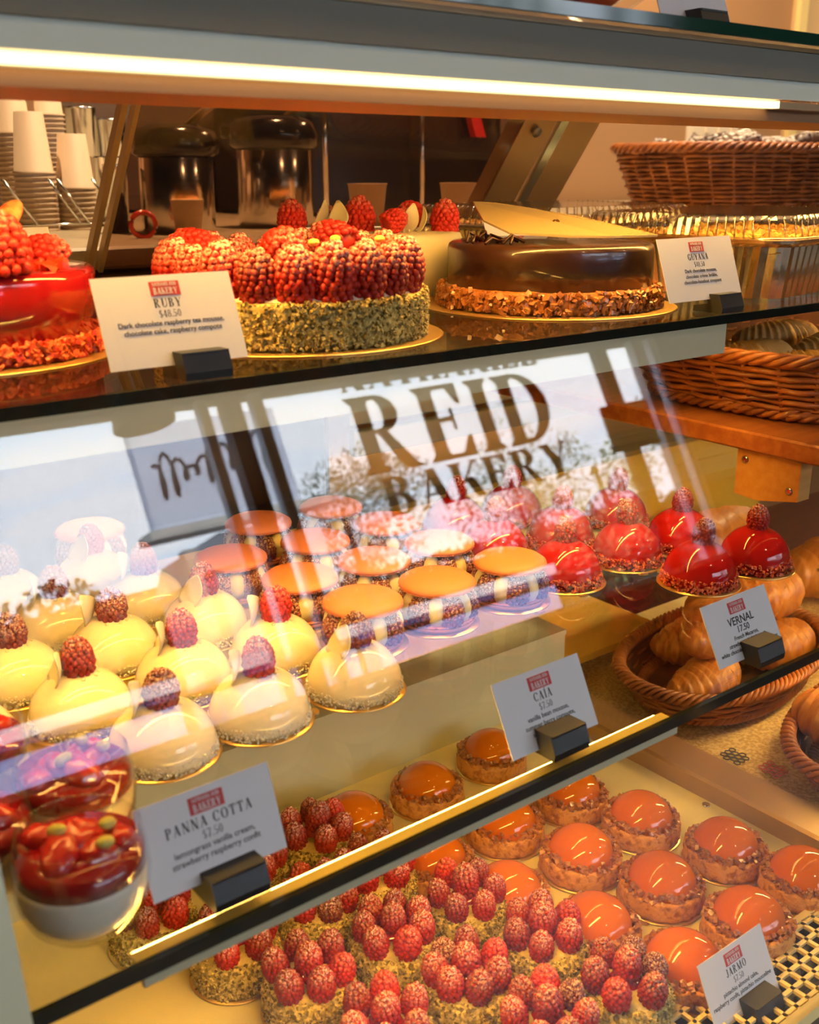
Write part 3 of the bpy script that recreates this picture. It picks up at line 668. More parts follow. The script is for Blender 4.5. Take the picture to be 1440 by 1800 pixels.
for k, (x, y, lab) in enumerate(pist):
    t = make_pistachio_tart(100 + k, (x, y, TZ), lab)
    link(BM, 'gold_board', t)
    for n_, me in PM: link(me, n_, t)
    n = 6 if k % 3 else 7
    for i in range(n):
        a = 2 * PI * i / n + random.uniform(-.12, .12); r = .0232 + random.uniform(-.001, .001)
        tl = random.uniform(.05, .25)
        berry(t, (r * math.cos(a), r * math.sin(a), .0305), RM + RM + RD[:1] if i else RB, random.uniform(.82, .95), (-tl * math.sin(a), tl * math.cos(a)), 0)
    berry(t, (0, 0, .0370), RM, random.uniform(.88, 1.0), (random.uniform(-.2, .2), random.uniform(-.2, .2)))
random.seed(50)

# ---- white dome cake
def petal_mb(R_=.026, w=.020, h=.030, th=.0007):
    """thin curled chocolate petal, standing on its tip, curved like a bowl"""
    mb = MB(); nu, nv = 10, 12; vs = []
    for s_ in (0, 1):
        for j in range(nv + 1):
            v = j / nv; half = w * .5 * math.sin(PI * min(1, .10 + v * .88)) ** .7 * (1 - .25 * v)
            for i in range(nu + 1):
                u = -1 + 2 * i / nu; x = u * half; z = v * h
                y = R_ - math.sqrt(max(0, R_ * R_ - x * x)) + .010 * (v - .45) ** 2 * 2 + s_ * th
                vs.append((x, y, z))
    k = (nu + 1) * (nv + 1); fs = []
    for j in range(nv):
        for i in range(nu):
            a = j * (nu + 1) + i; b = a + 1; c_ = b + nu + 1; d = a + nu + 1
            fs.append((a, b, c_, d)); fs.append((k + d, k + c_, k + b, k + a))
    rim = [i for i in range(nu + 1)] + [j * (nu + 1) + nu for j in range(1, nv + 1)] + [nv * (nu + 1) + i for i in range(nu - 1, -1, -1)] + [j * (nu + 1) for j in range(nv - 1, 0, -1)]
    for i in range(len(rim)):
        a, b = rim[i], rim[(i + 1) % len(rim)]; fs.append((b, a, a + k, b + k))
    return mb.add(vs, fs)
PET = petal_mb(); PETM = rasp_mesh('chocolate_petal', PET, M['white_choc'])
def dome_prof(R_, Hh, z0, n=16, p=1.0):
    return [(R_ * math.sin(i / n * PI / 2) ** p, z0 + Hh * math.cos(i / n * PI / 2)) for i in range(n + 1)]
def make_white_dome():
    t = thing('white_dome_cake', (0, 0, 0), '', 'cake', 'white dome cakes on the lower glass shelf')
    board(.0388, t)
    MB().lathe(dome_prof(.0355, .0325, .007, 18) + [(.0345, .002), (0, .002)], 56).build('glazed_dome', M['white_glaze'], t)
    cb = MB()
    for _ in range(620):
        a = random.uniform(0, 2 * PI); k = random.random(); cb.chunk(((.0362 - k * .0014) * math.cos(a), (.0362 - k * .0014) * math.sin(a), .002 + k * .0085), random.uniform(.0007, .0014))
    o = cb.build('white_crumb_rim', M['coconut'], t); o['kind'] = 'stuff'
    berry(t, (.001, -.001, .0375), RD + RM[:1], .98, (random.uniform(-.1, .1), random.uniform(-.1, .1)))
    o = link(PETM, 'chocolate_petal', t, (-.013, .007, .0310), (.25, -.60, 1.15)); o.scale = (1.25, 1.25, 1.2); o['label'] = 'thin curled white chocolate petal'
    pb = MB()
    for (dx, dy) in ((.012, -.006), (.014, .002), (.008, -.011), (-.002, -.013)): pb.ball((dx, dy, .0385 - (dx * dx + dy * dy) * 14 + .0006), .0016, 8, 6)
    pb.build('sugar_pearls', M['white_choc'], t)
    return t
Z2 = -.37
WD = rowlabels([[(.182, .604), (.2655, .602), (.3395, .602), (.4200, .600)][1:], [(.161, .680), (.241, .679), (.3205, .680), (.3995, .678)], [(.142, .757), (.221, .757), (.299, .757), (.380, .758)],
                [(.202, .832), (.281, .832), (.362, .834)], [(.186, .910), (.267, .910), (.347, .912)]],
               'white raspberry dome cake, %s in the %s row of white domes')
VAR = [make_white_dome() for _ in range(3)]
trs = [tree(v) for v in VAR]
for i, (x, y, l) in enumerate(WD):
    o = VAR[i] if i < 3 else dup_tree(trs[i % 3])
    o.location = (x, y, Z2); o.rotation_euler = (0, 0, random.uniform(-.5, .5)); o['label'] = l
    for c in kids(o):
        if c.name.startswith('raspberry') and i in (1, 5, 6): c.data = RM[1] if i != 6 else RB[0]

# ---- macaron sandwich
def make_macaron():
    t = thing('raspberry_macaron', (0, 0, 0), '', 'macaron', 'macarons on the lower glass shelf')
    board(.0375, t)
    R_ = .0330
    for nm, z0, s_ in (('bottom_shell', .0018, 1), ('top_shell', .0335, 1)):
        if nm == 'top_shell': pf = [(0, z0 + .0105), (R_ * .55, z0 + .0100), (R_ * .85, z0 + .0080), (R_ * .98, z0 + .0050), (R_, z0 + .0030), (R_ * .985, z0 + .0022)]
        else: pf = [(R_ * .985, z0 + .0045), (R_, z0 + .0035), (R_ * .97, z0 + .001), (R_ * .85, z0), (0, z0)]
        sh = MB().lathe(pf, 56).build(nm, M['macaron'], t)
        fo = MB(); zz = z0 + (.0004 if nm == 'top_shell' else .0045)
        fo.lathe([(0, zz), (R_ * .93, zz), (R_ * .985, zz + .0006), (R_ * .96, zz + .0018), (0, zz + .0020)], 120, wob=lambda a, r, z: (.0006 * math.sin(47 * a) + .0005 * math.sin(29 * a), 0) if r > .02 else (0, 0))
        fo.build('ruffled_foot', M['mac_foot'], sh)
    n = 12
    for i in range(n):
        a = 2 * PI * i / n
        p = (.0240 * math.cos(a), .0245 * math.sin(a), .0080)
        if i % 2: berry(t, p, RD, .98)
        else: MB().lathe([(0, 0), (.0062, .0005), (.0086, .006), (.0088, .011), (.0072, .018), (.0045, .023), (0, .0262)], 20).build('cream_drop', M['cream_dot'], t, p)
    MB().lathe([(0, .008), (.018, .008), (.018, .033), (0, .033)], 20).build('filling', M['gel'], t)
    return t
MC = rowlabels([[(.4735, .6630), (.5490, .6600), (.6320, .6580)], [(.4620, .7390), (.5375, .7345), (.6150, .7360)], [(.3660, .8080), (.4400, .8200), (.5260, .8120), (.6100, .8130)][1:],
                [(.5120, .8930), (.5980, .8920)]],
               'coral macaron with cream drops, %s in the %s row of macarons')
MC.append((.372, .985 - .01, 'coral macaron half washed out by the window reflection, far behind the white domes'))
spread(make_macaron(), [((x, y, Z2), random.uniform(0, 6.28), l) for x, y, l in MC])

# ---- red dome cake
def make_red_dome():
    t = thing('red_dome_cake', (0, 0, 0), '', 'cake', 'red dome cakes on the lower glass shelf')
    board(.0390, t)
    MB().lathe(dome_prof(.0335, .0330, .009, 18) + [(.0325, .002), (0, .002)], 56).build('glazed_dome', M['red_glaze'], t)
    cb = MB()
    for _ in range(520):
        a = random.uniform(0, 2 * PI); k = random.random(); cb.chunk(((.0352 - k * .0014) * math.cos(a), (.0352 - k * .0020) * math.sin(a), .002 + k * .0105), random.uniform(.0012, .0021))
    o = cb.build('red_crumb_rim', M['red_crumb'], t); o['kind'] = 'stuff'
    berry(t, (0, 0, .0395), RM, .9, (random.uniform(-.15, .15), random.uniform(-.15, .15)))
    return t
RDM = rowlabels([[(.8020, .5790), (.8800, .5730)], [(.7060, .6600), (.7940, .6610), (.8690, .6550)], [(.6960, .7480), (.7780, .7360), (.8740, .7460)], [(.7150, .8300), (.7930, .8260)]],
                'glossy red dome cake, %s in the %s row of red domes')
spread(make_red_dome(), [((x, y, Z2), random.uniform(0, 6.28), l) for x, y, l in RDM])

# ------------------------------------------------------------------ large cakes on the upper shelf
Z1 = -.125
random.seed(77)
# raspberry and pistachio gateau
t = thing('raspberry_gateau', (.466, .745, Z1), 'round cake with pistachio-crumbed base crowned with sugared raspberries', 'cake')
board(.122, t)
bm = MB(); R_ = .108
bm.lathe([(0, .002), (R_ - .002, .002), (R_, .006), (R_, .030), (R_ - .003, .035), (R_ - .012, .0365), (0, .0365)], 90, wob=wobble(.0012, 5, 23))
for _ in range(3600):
    a = random.uniform(0, 2 * PI); z = random.uniform(.002, .0365); bm.chunk(((R_ + random.uniform(-.0006, .0012)) * math.cos(a), (R_ + random.uniform(-.0006, .0012)) * math.sin(a), z), random.uniform(.0012, .0026))
bm.build('pistachio_base', M['pistachio'], t)
MB().lathe([(0, .043), (.070, .042), (.094, .040), (.1005, .036)], 60, wob=wobble(.001)).build('cream_top', M['coconut'], t)
n = 21
for i in range(n):
    a = 2 * PI * i / n; berry(t, (.0885 * math.cos(a), .0885 * math.sin(a), .036), RM, random.uniform(1.35, 1.55), (-.12 * math.sin(a), .12 * math.cos(a)), 0)
for i in range(16):
    a = 2 * PI * i / 16 + .2; berry(t, (.062 * math.cos(a), .062 * math.sin(a), .041), RM + RMF, random.uniform(1.1, 1.3), (random.uniform(-.9, .9), random.uniform(-.9, .9)))
for i in range(9):
    a = 2 * PI * i / 9; berry(t, (.036 * math.cos(a), .036 * math.sin(a), .043), RMF, random.uniform(1.1, 1.25), (random.uniform(-1, 1), random.uniform(-1, 1)))
berry(t, (.004, .002, .043), RMF, 1.2)
berry(t, (-.022, -.020, .064), RB, 1.35, (1.2, .5)); berry(t, (.050, -.010, .066), RM, 1.5, (1.3, -.6)); berry(t, (-.045, .045, .060), RB, 1.35, (1.0, .9)); berry(t, (-.070, .020, .055), RB, 1.2, (1.3, .2))
pn = MB()
for (x, y) in ((.03, -.02), (.055, -.045), (-.01, -.05), (.02, .03)): pn.ball((x, y, .074), .0042, 8, 6, sc=(1.3, .8, .7))
pn.build('pistachio_pieces', M['pist_nut'], t)

# dark chocolate gateau
t = thing('chocolate_gateau', (.768, .757, Z1), 'glossy dark chocolate cake on a nut base with a flat chocolate plaque', 'cake')
board(.124, t)
nb = MB(); nb.lathe([(0, .002), (.104, .002), (.106, .008), (.104, .020), (.098, .022), (0, .022)], 64, wob=wobble(.0015, 7, 19))
for _ in range(1500):
    a = random.uniform(0, 2 * PI); z = random.uniform(.003, .021); r = .1065 + random.uniform(-.002, .0015) - max(0, z - .016) * .5; nb.chunk((r * math.cos(a), r * math.sin(a), z), random.uniform(.0022, .0044))
nb.build('nut_base', M['nut'], t)
MB().lathe([(0, .0615), (.080, .0612), (.0945, .0605), (.0975, .0585), (.0985, .055), (.099, .020), (0, .020)], 72).build('glazed_body', M['choc_glaze'], t)
# plaque: pointed sheet of chocolate leaning on curls
pq = MB(); pts = [(-.072, .050, .094), (-.05, .052, .093), (-.015, .042, .088), (.03, .020, .081), (.085, -.030, .069), (.093, -.045, .067), (.05, -.056, .0665), (.01, -.062, .067), (-.045, -.055, .070), (-.066, -.020, .079)]
pts = [(l * math.sin(PSI) + d * math.cos(PSI), -l * math.cos(PSI) + d * math.sin(PSI), z) for l, d, z in pts][::-1]
k = len(pts); pq.add(pts + [(x, y, z + .0018) for x, y, z in pts], [tuple(range(k))[::-1], tuple(range(k, 2 * k))] + [(i, (i + 1) % k, k + (i + 1) % k, k + i) for i in range(k)], 0, False)
pl_ = pq.build('chocolate_plaque', M['choc_plaque'], t)
gf = MB()
for _ in range(9): gf.chunk((random.gauss(-.005, .002), random.gauss(-.010, .002), .0795), random.uniform(.001, .0028))
gf.build('gold_leaf', M['gold_leaf'], pl_)
cu = MB()
for i in range(9):
    x, y = random.uniform(-.092, -.06), random.uniform(-.03, .03)
    cu.tube([(x, y, .062), (x + .008, y + random.uniform(-.01, .01), .066 + random.uniform(0, .006)), (x + .018, y + random.uniform(-.012, .012), .063)], .0016, 6)
cu.build('chocolate_curls', M['choc_curl'], t)

# cream cake behind
t = thing('cream_gateau', (.705, .972, Z1), 'pale cream cake topped with whole raspberries, pearls and white chocolate curls', 'cake')
board(.1045, t)
MB().lathe([(0, .0640), (.094, .0635), (.1015, .0615), (.1035, .057), (.104, .002), (0, .002)], 72).build('cream_body', M['mousse'], t)
def cream_pos(px, pyd):   # lateral / depth offsets in the camera's heading frame -> local
    return (px * math.sin(PSI) + pyd * math.cos(PSI), -px * math.cos(PSI) + pyd * math.sin(PSI))
for (l, d, ms, s_, tl) in ((-.078, -.012, RB, 1.25, (0, 0)), (-.034, .030, RD, 1.15, (1.3, .4)), (-.006, -.015, RB, 1.38, (0, 0)), (.022, -.060, RB, 1.0, (1.2, .1)), (.085, .000, RB, 1.25, (0, .1))):
    x, y = cream_pos(l, d); berry(t, (x, y, .0625 if not tl[0] else .072), ms, s_, tl)
x, y = cream_pos(.052, .02); berry(t, (x, y, .078), RH, 1.1, (-1.35, 0), -PSI + PI / 2 + math.radians(77), )
pb = MB()
for _ in range(16):
    x, y = cream_pos(random.choice((random.uniform(-.05, -.01), random.uniform(.03, .07))), random.uniform(-.05, .0)); pb.ball((x, y, .0655), random.uniform(.0018, .0028), 8, 6)
pb.build('sugar_pearls', M['white_choc'], t)
for (l, d, rz, s_) in ((-.050, -.01, .4, 1.1), (-.028, -.065, 2.2, 1.4), (.045, -.03, -.5, 1.0), (.060, -.045, 1.3, .9)):
    x, y = cream_pos(l, d); o = link(PETM, 'chocolate_petal', t, (x, y, .063), (.9 if s_ > 1.2 else .35, .2, rz)); o.scale = (s_, s_, s_)

# ruby glazed cake on the left
t = thing('ruby_gateau', (.226, .812, Z1), 'ruby red mirror-glazed cake on a crumb base at the left end', 'cake')
board(.116, t)
nb = MB()
for _ in range(1500):
    a = random.uniform(0, 2 * PI); z = random.uniform(.003, .016); r = .1015 + random.uniform(-.002, .0015); nb.chunk((r * math.cos(a), r * math.sin(a), z), random.uniform(.0018, .0036))
nb.lathe([(0, .002), (.100, .002), (.101, .015), (0, .015)], 64)
nb.build('crumb_base', M['red_crumb'], t)
MB().lathe([(0, .0610), (.080, .0608), (.095, .0600), (.098, .058), (.0990, .0545), (.0985, .010), (0, .010)], 72).build('glazed_body', M['ruby_glaze'], t)
x, y = cream_pos(.062, -.062); berry(t, (x, y, .0600), RB, 1.55, (.1, .1))
x, y = cream_pos(.045, .02); berry(t, (x, y, .0600), RB, 1.3, (1.2, .1))
fr_ = MB()
for i in range(26):
    x, y = cream_pos(random.uniform(.03, .085), random.uniform(-.04, .04)); fr_.chunk((x, y, .063), random.uniform(.003, .006))
fr_.build('candied_fruit', M['ruby_fruit'], t)
for (l, d, rz, z) in ((.05, -.02, .3, .093), (.035, .0, .9, .080)):
    x, y = cream_pos(l, d)
    MB().ball((0, 0, 0), .011, 14, 10, sc=(2.1, .8, .55)).build('strawberry_slice', M['straw'], t, (x, y, z), (.2, -.55, -PSI + PI / 2 + rz - .3))
MB().tube([(0, 0, 0), (.004, .003, .03)], .004, 8).build('fruit_stalk', M['ruby_fruit'], t, (*cream_pos(.04, -.01), .0600))

# ------------------------------------------------------------------ panna cotta glasses
def make_panna():
    t = thing('panna_cotta_glass', (0, 0, 0), '', 'dessert', 'panna cotta glasses at the left end')
    outer = [(0, 0), (.012, .0003), (.021, .0035), (.0285, .011), (.0330, .022), (.0342, .033), (.0330, .046), (.0308, .058)]
    inner = [(.0296, .058), (.0318, .046), (.0330, .033), (.0318, .022), (.0272, .0125), (.020, .006), (0, .004)]
    MB().lathe(outer + [(.0302, .0588)] + inner, 48).build('glass_cup', M['clear'], t)
    MB().lathe([(0, .0045), (.0195, .0065), (.0268, .0130), (.0313, .0222), (.0325, .033), (.0322, .0365), (0, .0365)], 48).build('cream_layer', M['panna'], t)
    MB().lathe([(0, .0367), (.0322, .0367), (.0312, .0475), (0, .0482)], 48).build('red_layer', M['coulis'], t)
    fb = MB()
    for i in range(7):
        a = i * 2.4; r = .003 + .0028 * i
        B_ = MB().ball((0, 0, 0), .0098, 20, 14, sc=(1.35, .95, .75), X=Matrix.Translation((r * math.cos(a), r * math.sin(a), .0485 + .0025 * math.sin(i * 2))) @ Matrix.Rotation(a * 1.7, 4, 'Z') @ Matrix.Rotation(.3, 4, 'Y'))
        fb.add([Vector(v) + noise.noise_vector(Vector(v) * 260) * .0016 for v in B_.v], B_.f)
    fb.build('red_berries', M['stewed'], t)
    for (x, y, z) in ((.012, -.008, .0575), (-.008, .006, .0590), (.002, -.018, .0560)):
        MB().ball((0, 0, 0), .0042, 10, 8, sc=(1.35, .9, .75)).build('pistachio_piece', M['pist_nut'], t, (x, y, z), (0, .3, random.uniform(0, 3)))
    return t
spread(make_panna(), [((.158, .468, Z2), .3, 'glass of panna cotta with red coulis, nearest at the left end'), ((.184, .542, Z2), 1.4, 'panna cotta glass with red coulis standing behind the nearest one'),
                      ((.120, .525, Z2), 2.2, 'panna cotta glass cut off by the left picture edge'), ((.148, .612, Z2), 3.0, 'panna cotta glass at the back of the left end, before the white domes')])

# ------------------------------------------------------------------ price cards and their black holders
def card(x0, x1, y, z, h, tilt, title, price, desc, label, hlabel, holder=None, hand=False, title_h=.0058, plain=False, shelfz=Z1, side=.5, rz=0.0):
    wd = x1 - x0
    c = MB().box((0, h / 2, 0), (wd, h, .0006)).build('price_card', M['card'])
    c.matrix_world = Matrix.Translation(((x0 + x1) / 2, y, z)) @ Matrix.Rotation(rz, 4, 'Z') @ Matrix.Rotation(PI / 2 - math.radians(tilt), 4, 'X')
    tag(c, label, 'price card', 'price cards')
    f = .0003
    lg = MB().box((0, h - .0088, f + .00015), (.0205, .0092, .0002)).build('logo', M['logo_red'], c); lg['label'] = 'red printed bakery logo'
    l2 = serif_mb('BAKERY', .0044, .0165, f + .0003, f + .0004, off=(0, h - .0126)); serif_mb('NATHANIEL REID', .0022, .0165, f + .0003, f + .0004, off=(0, h - .0071), mb=l2)
    l2.build('logo_lettering', M['card'], lg)
    if title:
        if hand:
            o = link(sans_mesh('title', [title], .0090, M['marker'], shear=.1), 'title', c, (0, h - .0222, f + .0001))
            link(sans_mesh('price', [price], .0072, M['marker'], shear=.1), 'price', c, (0, h - .0285, f + .0001))
            link(sans_mesh('handwriting', desc, .0046, M['marker'], 1.25, .25), 'handwriting', c, (.001, h - .0335, f + .0001))
        else:
            serif_mb(title, title_h, None, f, f + .0001, off=(0, h - .0208), track=.10).build('title', M['ink'], c)
            serif_mb(price, .0046, None, f, f + .0001, off=(0, h - .0272), track=.04).build('price', M['ink'], c)
            link(sans_mesh('description', desc, .0047, M['ink_light'], 1.3), 'description', c, (0, h - .0322, f + .0001))
    if holder is not None:
        hx = x0 + wd * holder
        hd = thing('card_holder', (hx, y - .004, shelfz), hlabel, 'card holder', 'card holders', (0, 0, rz))
        hb_ = MB().prism([(-.010, .0), (.022, .0), (.022, .005), (.006, .008), (.009, .0165), (-.006, .017), (-.0105, .005)], -.0165, .0165,
                         X=Matrix(((0, 0, 1, 0), (1, 0, 0, 0), (0, 1, 0, 0), (0, 0, 0, 1))))
        hb_.build('clip_block', M['black'], hd)
        MB().box((0, -.0062, .0162), (.031, .0016, .0016), X=None).build('clip_edge', M['black'], hd)
    return c
card(.2595, .3545, .622, -.1165, .058, 22, 'RUBY', '$48.50', ['Dark chocolate raspberry tea mousse,', 'chocolate cake, raspberry compote'],
     'white price card lettered RUBY in front of the raspberry cake', 'black holder gripping the RUBY price card', .62)
card(.7840, .8905, .622, -.1130, .058, 20, 'GUYANA', '$48.50', ['Dark chocolate mousse,', 'chocolate crème brûlée,', 'chocolate-hazelnut croquant'],
     'white price card lettered GUYANA beside the chocolate cake', 'black holder gripping the GUYANA price card', .70)
card(.4375, .5185, .447, -.3665, .0510, 27, 'CAÍA', '$7.50', ['vanilla bean mousse,', 'summer berry compote,', 'sour cream sponge'],
     'white price card lettered CAIA in the middle of the lower shelf', 'black holder gripping the CAIA price card', .50, shelfz=Z2)
card(.6555, .7390, .447, -.3665, .0495, 28, 'VERNAL', '17.50', ['French Macaron,', 'strawberry rhubarb confit', 'white chocolate orange blossom cream'],
     'white price card handwritten VERNAL at the right of the lower shelf', 'black holder gripping the handwritten VERNAL card', .58, hand=True, shelfz=Z2)
card(.1865, .2665, .449, -.3590, .0490, 22, 'PANNA COTTA', '$7.50', ['lemongrass vanilla cream,', 'strawberry raspberry confit'],
     'white price card lettered PANNA COTTA beside the dessert glasses', 'black holder gripping the PANNA COTTA price card', .55, shelfz=Z2)
card(.5830, .6620, .370, -.6150, .0520, 26, 'JARMO', '$7.50', ['pistachio almond cake,', 'raspberry confit, pistachio mousseline'],
     'white price card lettered JARMO in front of the caramel tarts', 'black holder gripping the JARMO price card', .62, shelfz=-.62)
card(.262, .352, .930, -.0990, .058, 25, '', '', [], 'blank lower card behind the ruby red cake showing only its red logo', 'black holder behind the ruby red cake', .5)
card(.855, .958, .930, -.1060, .058, 22, '', '', [], 'card standing behind the chocolate cake with only its red logo in view', 'black holder behind the chocolate cake', .5)
cc = card(.681, .765, .565, .1035, .055, 22, '', '', [], 'white card on the top counter glass cut off by the upper picture edge', 'black holder on the top counter glass', .55, shelfz=.0981)

# ------------------------------------------------------------------ foil trays with ribbed clear lids
def make_tray():
    t = thing('foil_tray', (0, 0, 0), '', 'foil tray', 'foil trays with clear lids')
    A, B, Hh = .170, .130, .056
    def ringpts(a, b, z, n=36, cr=.03, flute=0.0):
        pts = []; per = []
        segs = [((a, -b + cr), (a, b - cr)), ((a - cr, b), (-a + cr, b)), ((-a, b - cr), (-a, -b + cr)), ((-a + cr, -b), (a - cr, -b))]
        cen = [(a - cr, b - cr), (-a + cr, b - cr), (-a + cr, -b + cr), (a - cr, -b + cr)]
        for k in range(4):
            (x0, y0), (x1, y1) = segs[k]
            for i in range(n): pts.append((x0 + (x1 - x0) * i / n, y0 + (y1 - y0) * i / n))
            for i in range(6):
                q = PI / 2 * k + PI / 2 * i / 6; pts.append((cen[k][0] + cr * math.cos(q), cen[k][1] + cr * math.sin(q)))
        out = []
        L = len(pts)
        for i, (x, y) in enumerate(pts):
            k = 1 + (flute if i % 2 else -flute); out.append((x * k, y * k, z))
        return out
    def loft(rings, close_bottom=True):
        mb = MB(); n = len(rings[0]); vs = [p for r in rings for p in r]; fs = []
        for j in range(len(rings) - 1):
            for i in range(n): fs.append((j * n + i, j * n + (i + 1) % n, (j + 1) * n + (i + 1) % n, (j + 1) * n + i))
        if close_bottom: fs.append(tuple(range(n))[::-1])
        return mb.add(vs, fs, 0, False)
    loft([ringpts(A * .88, B * .86, 0, flute=.006), ringpts(A * .96, B * .95, Hh - .004, flute=.007), ringpts(A * .97, B * .965, Hh - .002), ringpts(A, B, Hh), ringpts(A * 1.005, B * 1.006, Hh + .003), ringpts(A * .985, B * .98, Hh + .003),
          ringpts(A * .955, B * .945, Hh - .004, flute=.007), ringpts(A * .875, B * .855, .001, flute=.006)]).build('foil_pan', M['foil'], t)
    fd = MB(); fd.add([(x, y, .048 + .006 * noise.noise(Vector((x * 30, y * 30, 0)))) for x in [A * .92 * (-1 + 2 * i / 40) for i in range(41)] for y in [B * .9 * (-1 + 2 * j / 30) for j in range(31)]],
                      [(i * 31 + j, (i + 1) * 31 + j, (i + 1) * 31 + j + 1, i * 31 + j + 1) for i in range(40) for j in range(30)])
    for _ in range(1100): fd.chunk((random.uniform(-A * .9, A * .9), random.uniform(-B * .88, B * .88), .052 + random.uniform(0, .006)), random.uniform(.003, .007))
    o = fd.build('crumble_filling', M['crumble'], t)
    ld = loft([ringpts(A * .99, B * .985, Hh + .003, flute=.0), ringpts(A * .955, B * .94, Hh + .005, flute=.006), ringpts(A * .93, B * .91, Hh + .022, flute=.006), ringpts(A * .91, B * .885, Hh + .026)], False)
    n = len(ld.v) // 4; ld.add([ld.v[3 * n + i] for i in range(n)], [tuple(range(n))], 0, False)
    ld = ld.build('clear_lid', M['lid_plastic'], t)
    rb = MB(); r0 = ringpts(A * .955, B * .94, Hh + .004); r1 = ringpts(A * .93, B * .91, Hh + .0225); r2 = ringpts(A * .905, B * .88, Hh + .0262)
    for i in range(0, len(r0), 2): rb.tube([r0[i], r1[i], r2[i]], .0011, 5)
    rb.tube(ringpts(A * 1.0, B * 1.0, Hh + .0045), .0014, 5, closed=True)
    rb.build('lid_ribs', M['lid_rib'], ld)
    return t
M['lid_rib'] = glass('lid_rib_plastic', 0.30, (.95, .95, .95), .15)
spread(make_tray(), [((1.105, .775, Z1), math.radians(8), 'foil tray of golden crumble with clear ribbed lid, nearest at the right'), ((1.10, 1.080, Z1), math.radians(4), 'foil tray with clear ribbed lid behind the nearer foil tray')])

# ------------------------------------------------------------------ wicker baskets
def perim(a, b, p=4.0, n=120):
    out = []
    for i in range(n):
        q = 2 * PI * i / n; c_, s_ = math.cos(q), math.sin(q)
        out.append((a * math.copysign(abs(c_) ** (2 / p), c_), b * math.copysign(abs(s_) ** (2 / p), s_)))
    # even spacing
    L = [0];
    for i in range(n): L.append(L[-1] + math.dist(out[i], out[(i + 1) % n]))
    T = L[-1]; res = []; j = 0
    for k in range(n):
        d = T * k / n
        while L[j + 1] < d: j += 1
        f_ = (d - L[j]) / (L[j + 1] - L[j]); p0, p1 = out[j], out[(j + 1) % n]
        res.append((p0[0] + (p1[0] - p0[0]) * f_, p0[1] + (p1[1] - p0[1]) * f_))
    return res
def basket(loc, rz, a, b, h, taper, label, rows=13, stakes=30, sr=.0022, rim=.006, p=4.0, name='wicker_basket'):
    t = thing(name, loc, label, 'basket', None, (0, 0, rz))
    n = stakes * 6; wv = MB()
    for r in range(rows):
        z = h * (r + .5) / rows; k = taper + (1 - taper) * z / h; P = perim(a * k, b * k, p, n); ph = (r % 2) * PI
        path = []
        for i, (x, y) in enumerate(P):
            d = math.hypot(x, y); o_ = sr * 1.15 * math.sin(PI * i / 6 * 1.0 + ph); x2, y2 = x * (1 + o_ / d), y * (1 + o_ / d)
            path.append((x2, y2, z + .0006 * math.sin(i * .9 + r)))
        wv.tube(path, sr, 5, closed=True)
    wv.build('woven_wall', M['wicker'], t)
    st = MB(); P0 = perim(a * taper, b * taper, p, stakes); P1 = perim(a, b, p, stakes)
    for (x0, y0), (x1, y1) in zip(P0, P1): st.tube([(x0, y0, 0), (x1, y1, h)], sr * .9, 5)
    st.build('stakes', M['wicker'], t)
    for nm, z, k in (('braided_rim', h + rim * .4, 1.0), ('braided_foot', rim * .6, taper)):
        rb = MB(); P = perim(a * k, b * k, p, 240)
        for s_ in range(4):
            path = []
            for i, (x, y) in enumerate(P):
                d = math.hypot(x, y); q = 2 * PI * i / 240 * 26 + s_ * PI / 2; o_ = rim * math.cos(q); path.append((x * (1 + o_ / d), y * (1 + o_ / d), z + rim * .8 * math.sin(q)))
            rb.tube(path, sr * 1.15, 5, closed=True)
        rb.build(nm, M['wicker'], t)
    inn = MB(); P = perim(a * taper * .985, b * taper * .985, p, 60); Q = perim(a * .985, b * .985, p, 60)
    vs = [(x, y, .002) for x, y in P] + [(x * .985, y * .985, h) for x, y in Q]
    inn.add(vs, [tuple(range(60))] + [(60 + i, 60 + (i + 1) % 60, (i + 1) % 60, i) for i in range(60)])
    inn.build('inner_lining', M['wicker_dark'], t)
    return t
CZ0 = -.098
basket((2.46, 1.66, CZ0 + .009), math.radians(-8), .42, .20, .135, .86, 'long wicker basket of powdered brownies on the back counter', rows=14, stakes=40, sr=.0042, rim=.010)
random.seed(91)
k = 0
for ix in range(6):
    for iy in range(3):
        x = 2.46 - .275 + ix * .11 + random.uniform(-.02, .02); y = 1.66 - .09 + iy * .09 + random.uniform(-.01, .01); z = .046 + random.uniform(0, .022)
        bw = MB().box((0, 0, 0), (.092, .070, .030), bev=.005)
        for q, v in enumerate(bw.v): bw.v[q] = tuple(Vector(v) + noise.noise_vector(Vector(v) * 60 + Vector((ix, iy, 0))) * .004)
        o = bw.build('powdered_brownie', M['brownie'], None, (x, y, z), (random.uniform(-.35, .35), random.uniform(-.3, .3), random.uniform(0, 3)))
        cw = ['left end', 'left part', 'middle left', 'middle right', 'right part', 'right end'][ix]; rw = ['front', 'middle', 'back'][iy]
        tag(o, 'brownie dusted with white sugar at the %s of the basket, %s row' % (cw, rw), 'brownie', 'brownies in the wicker basket')
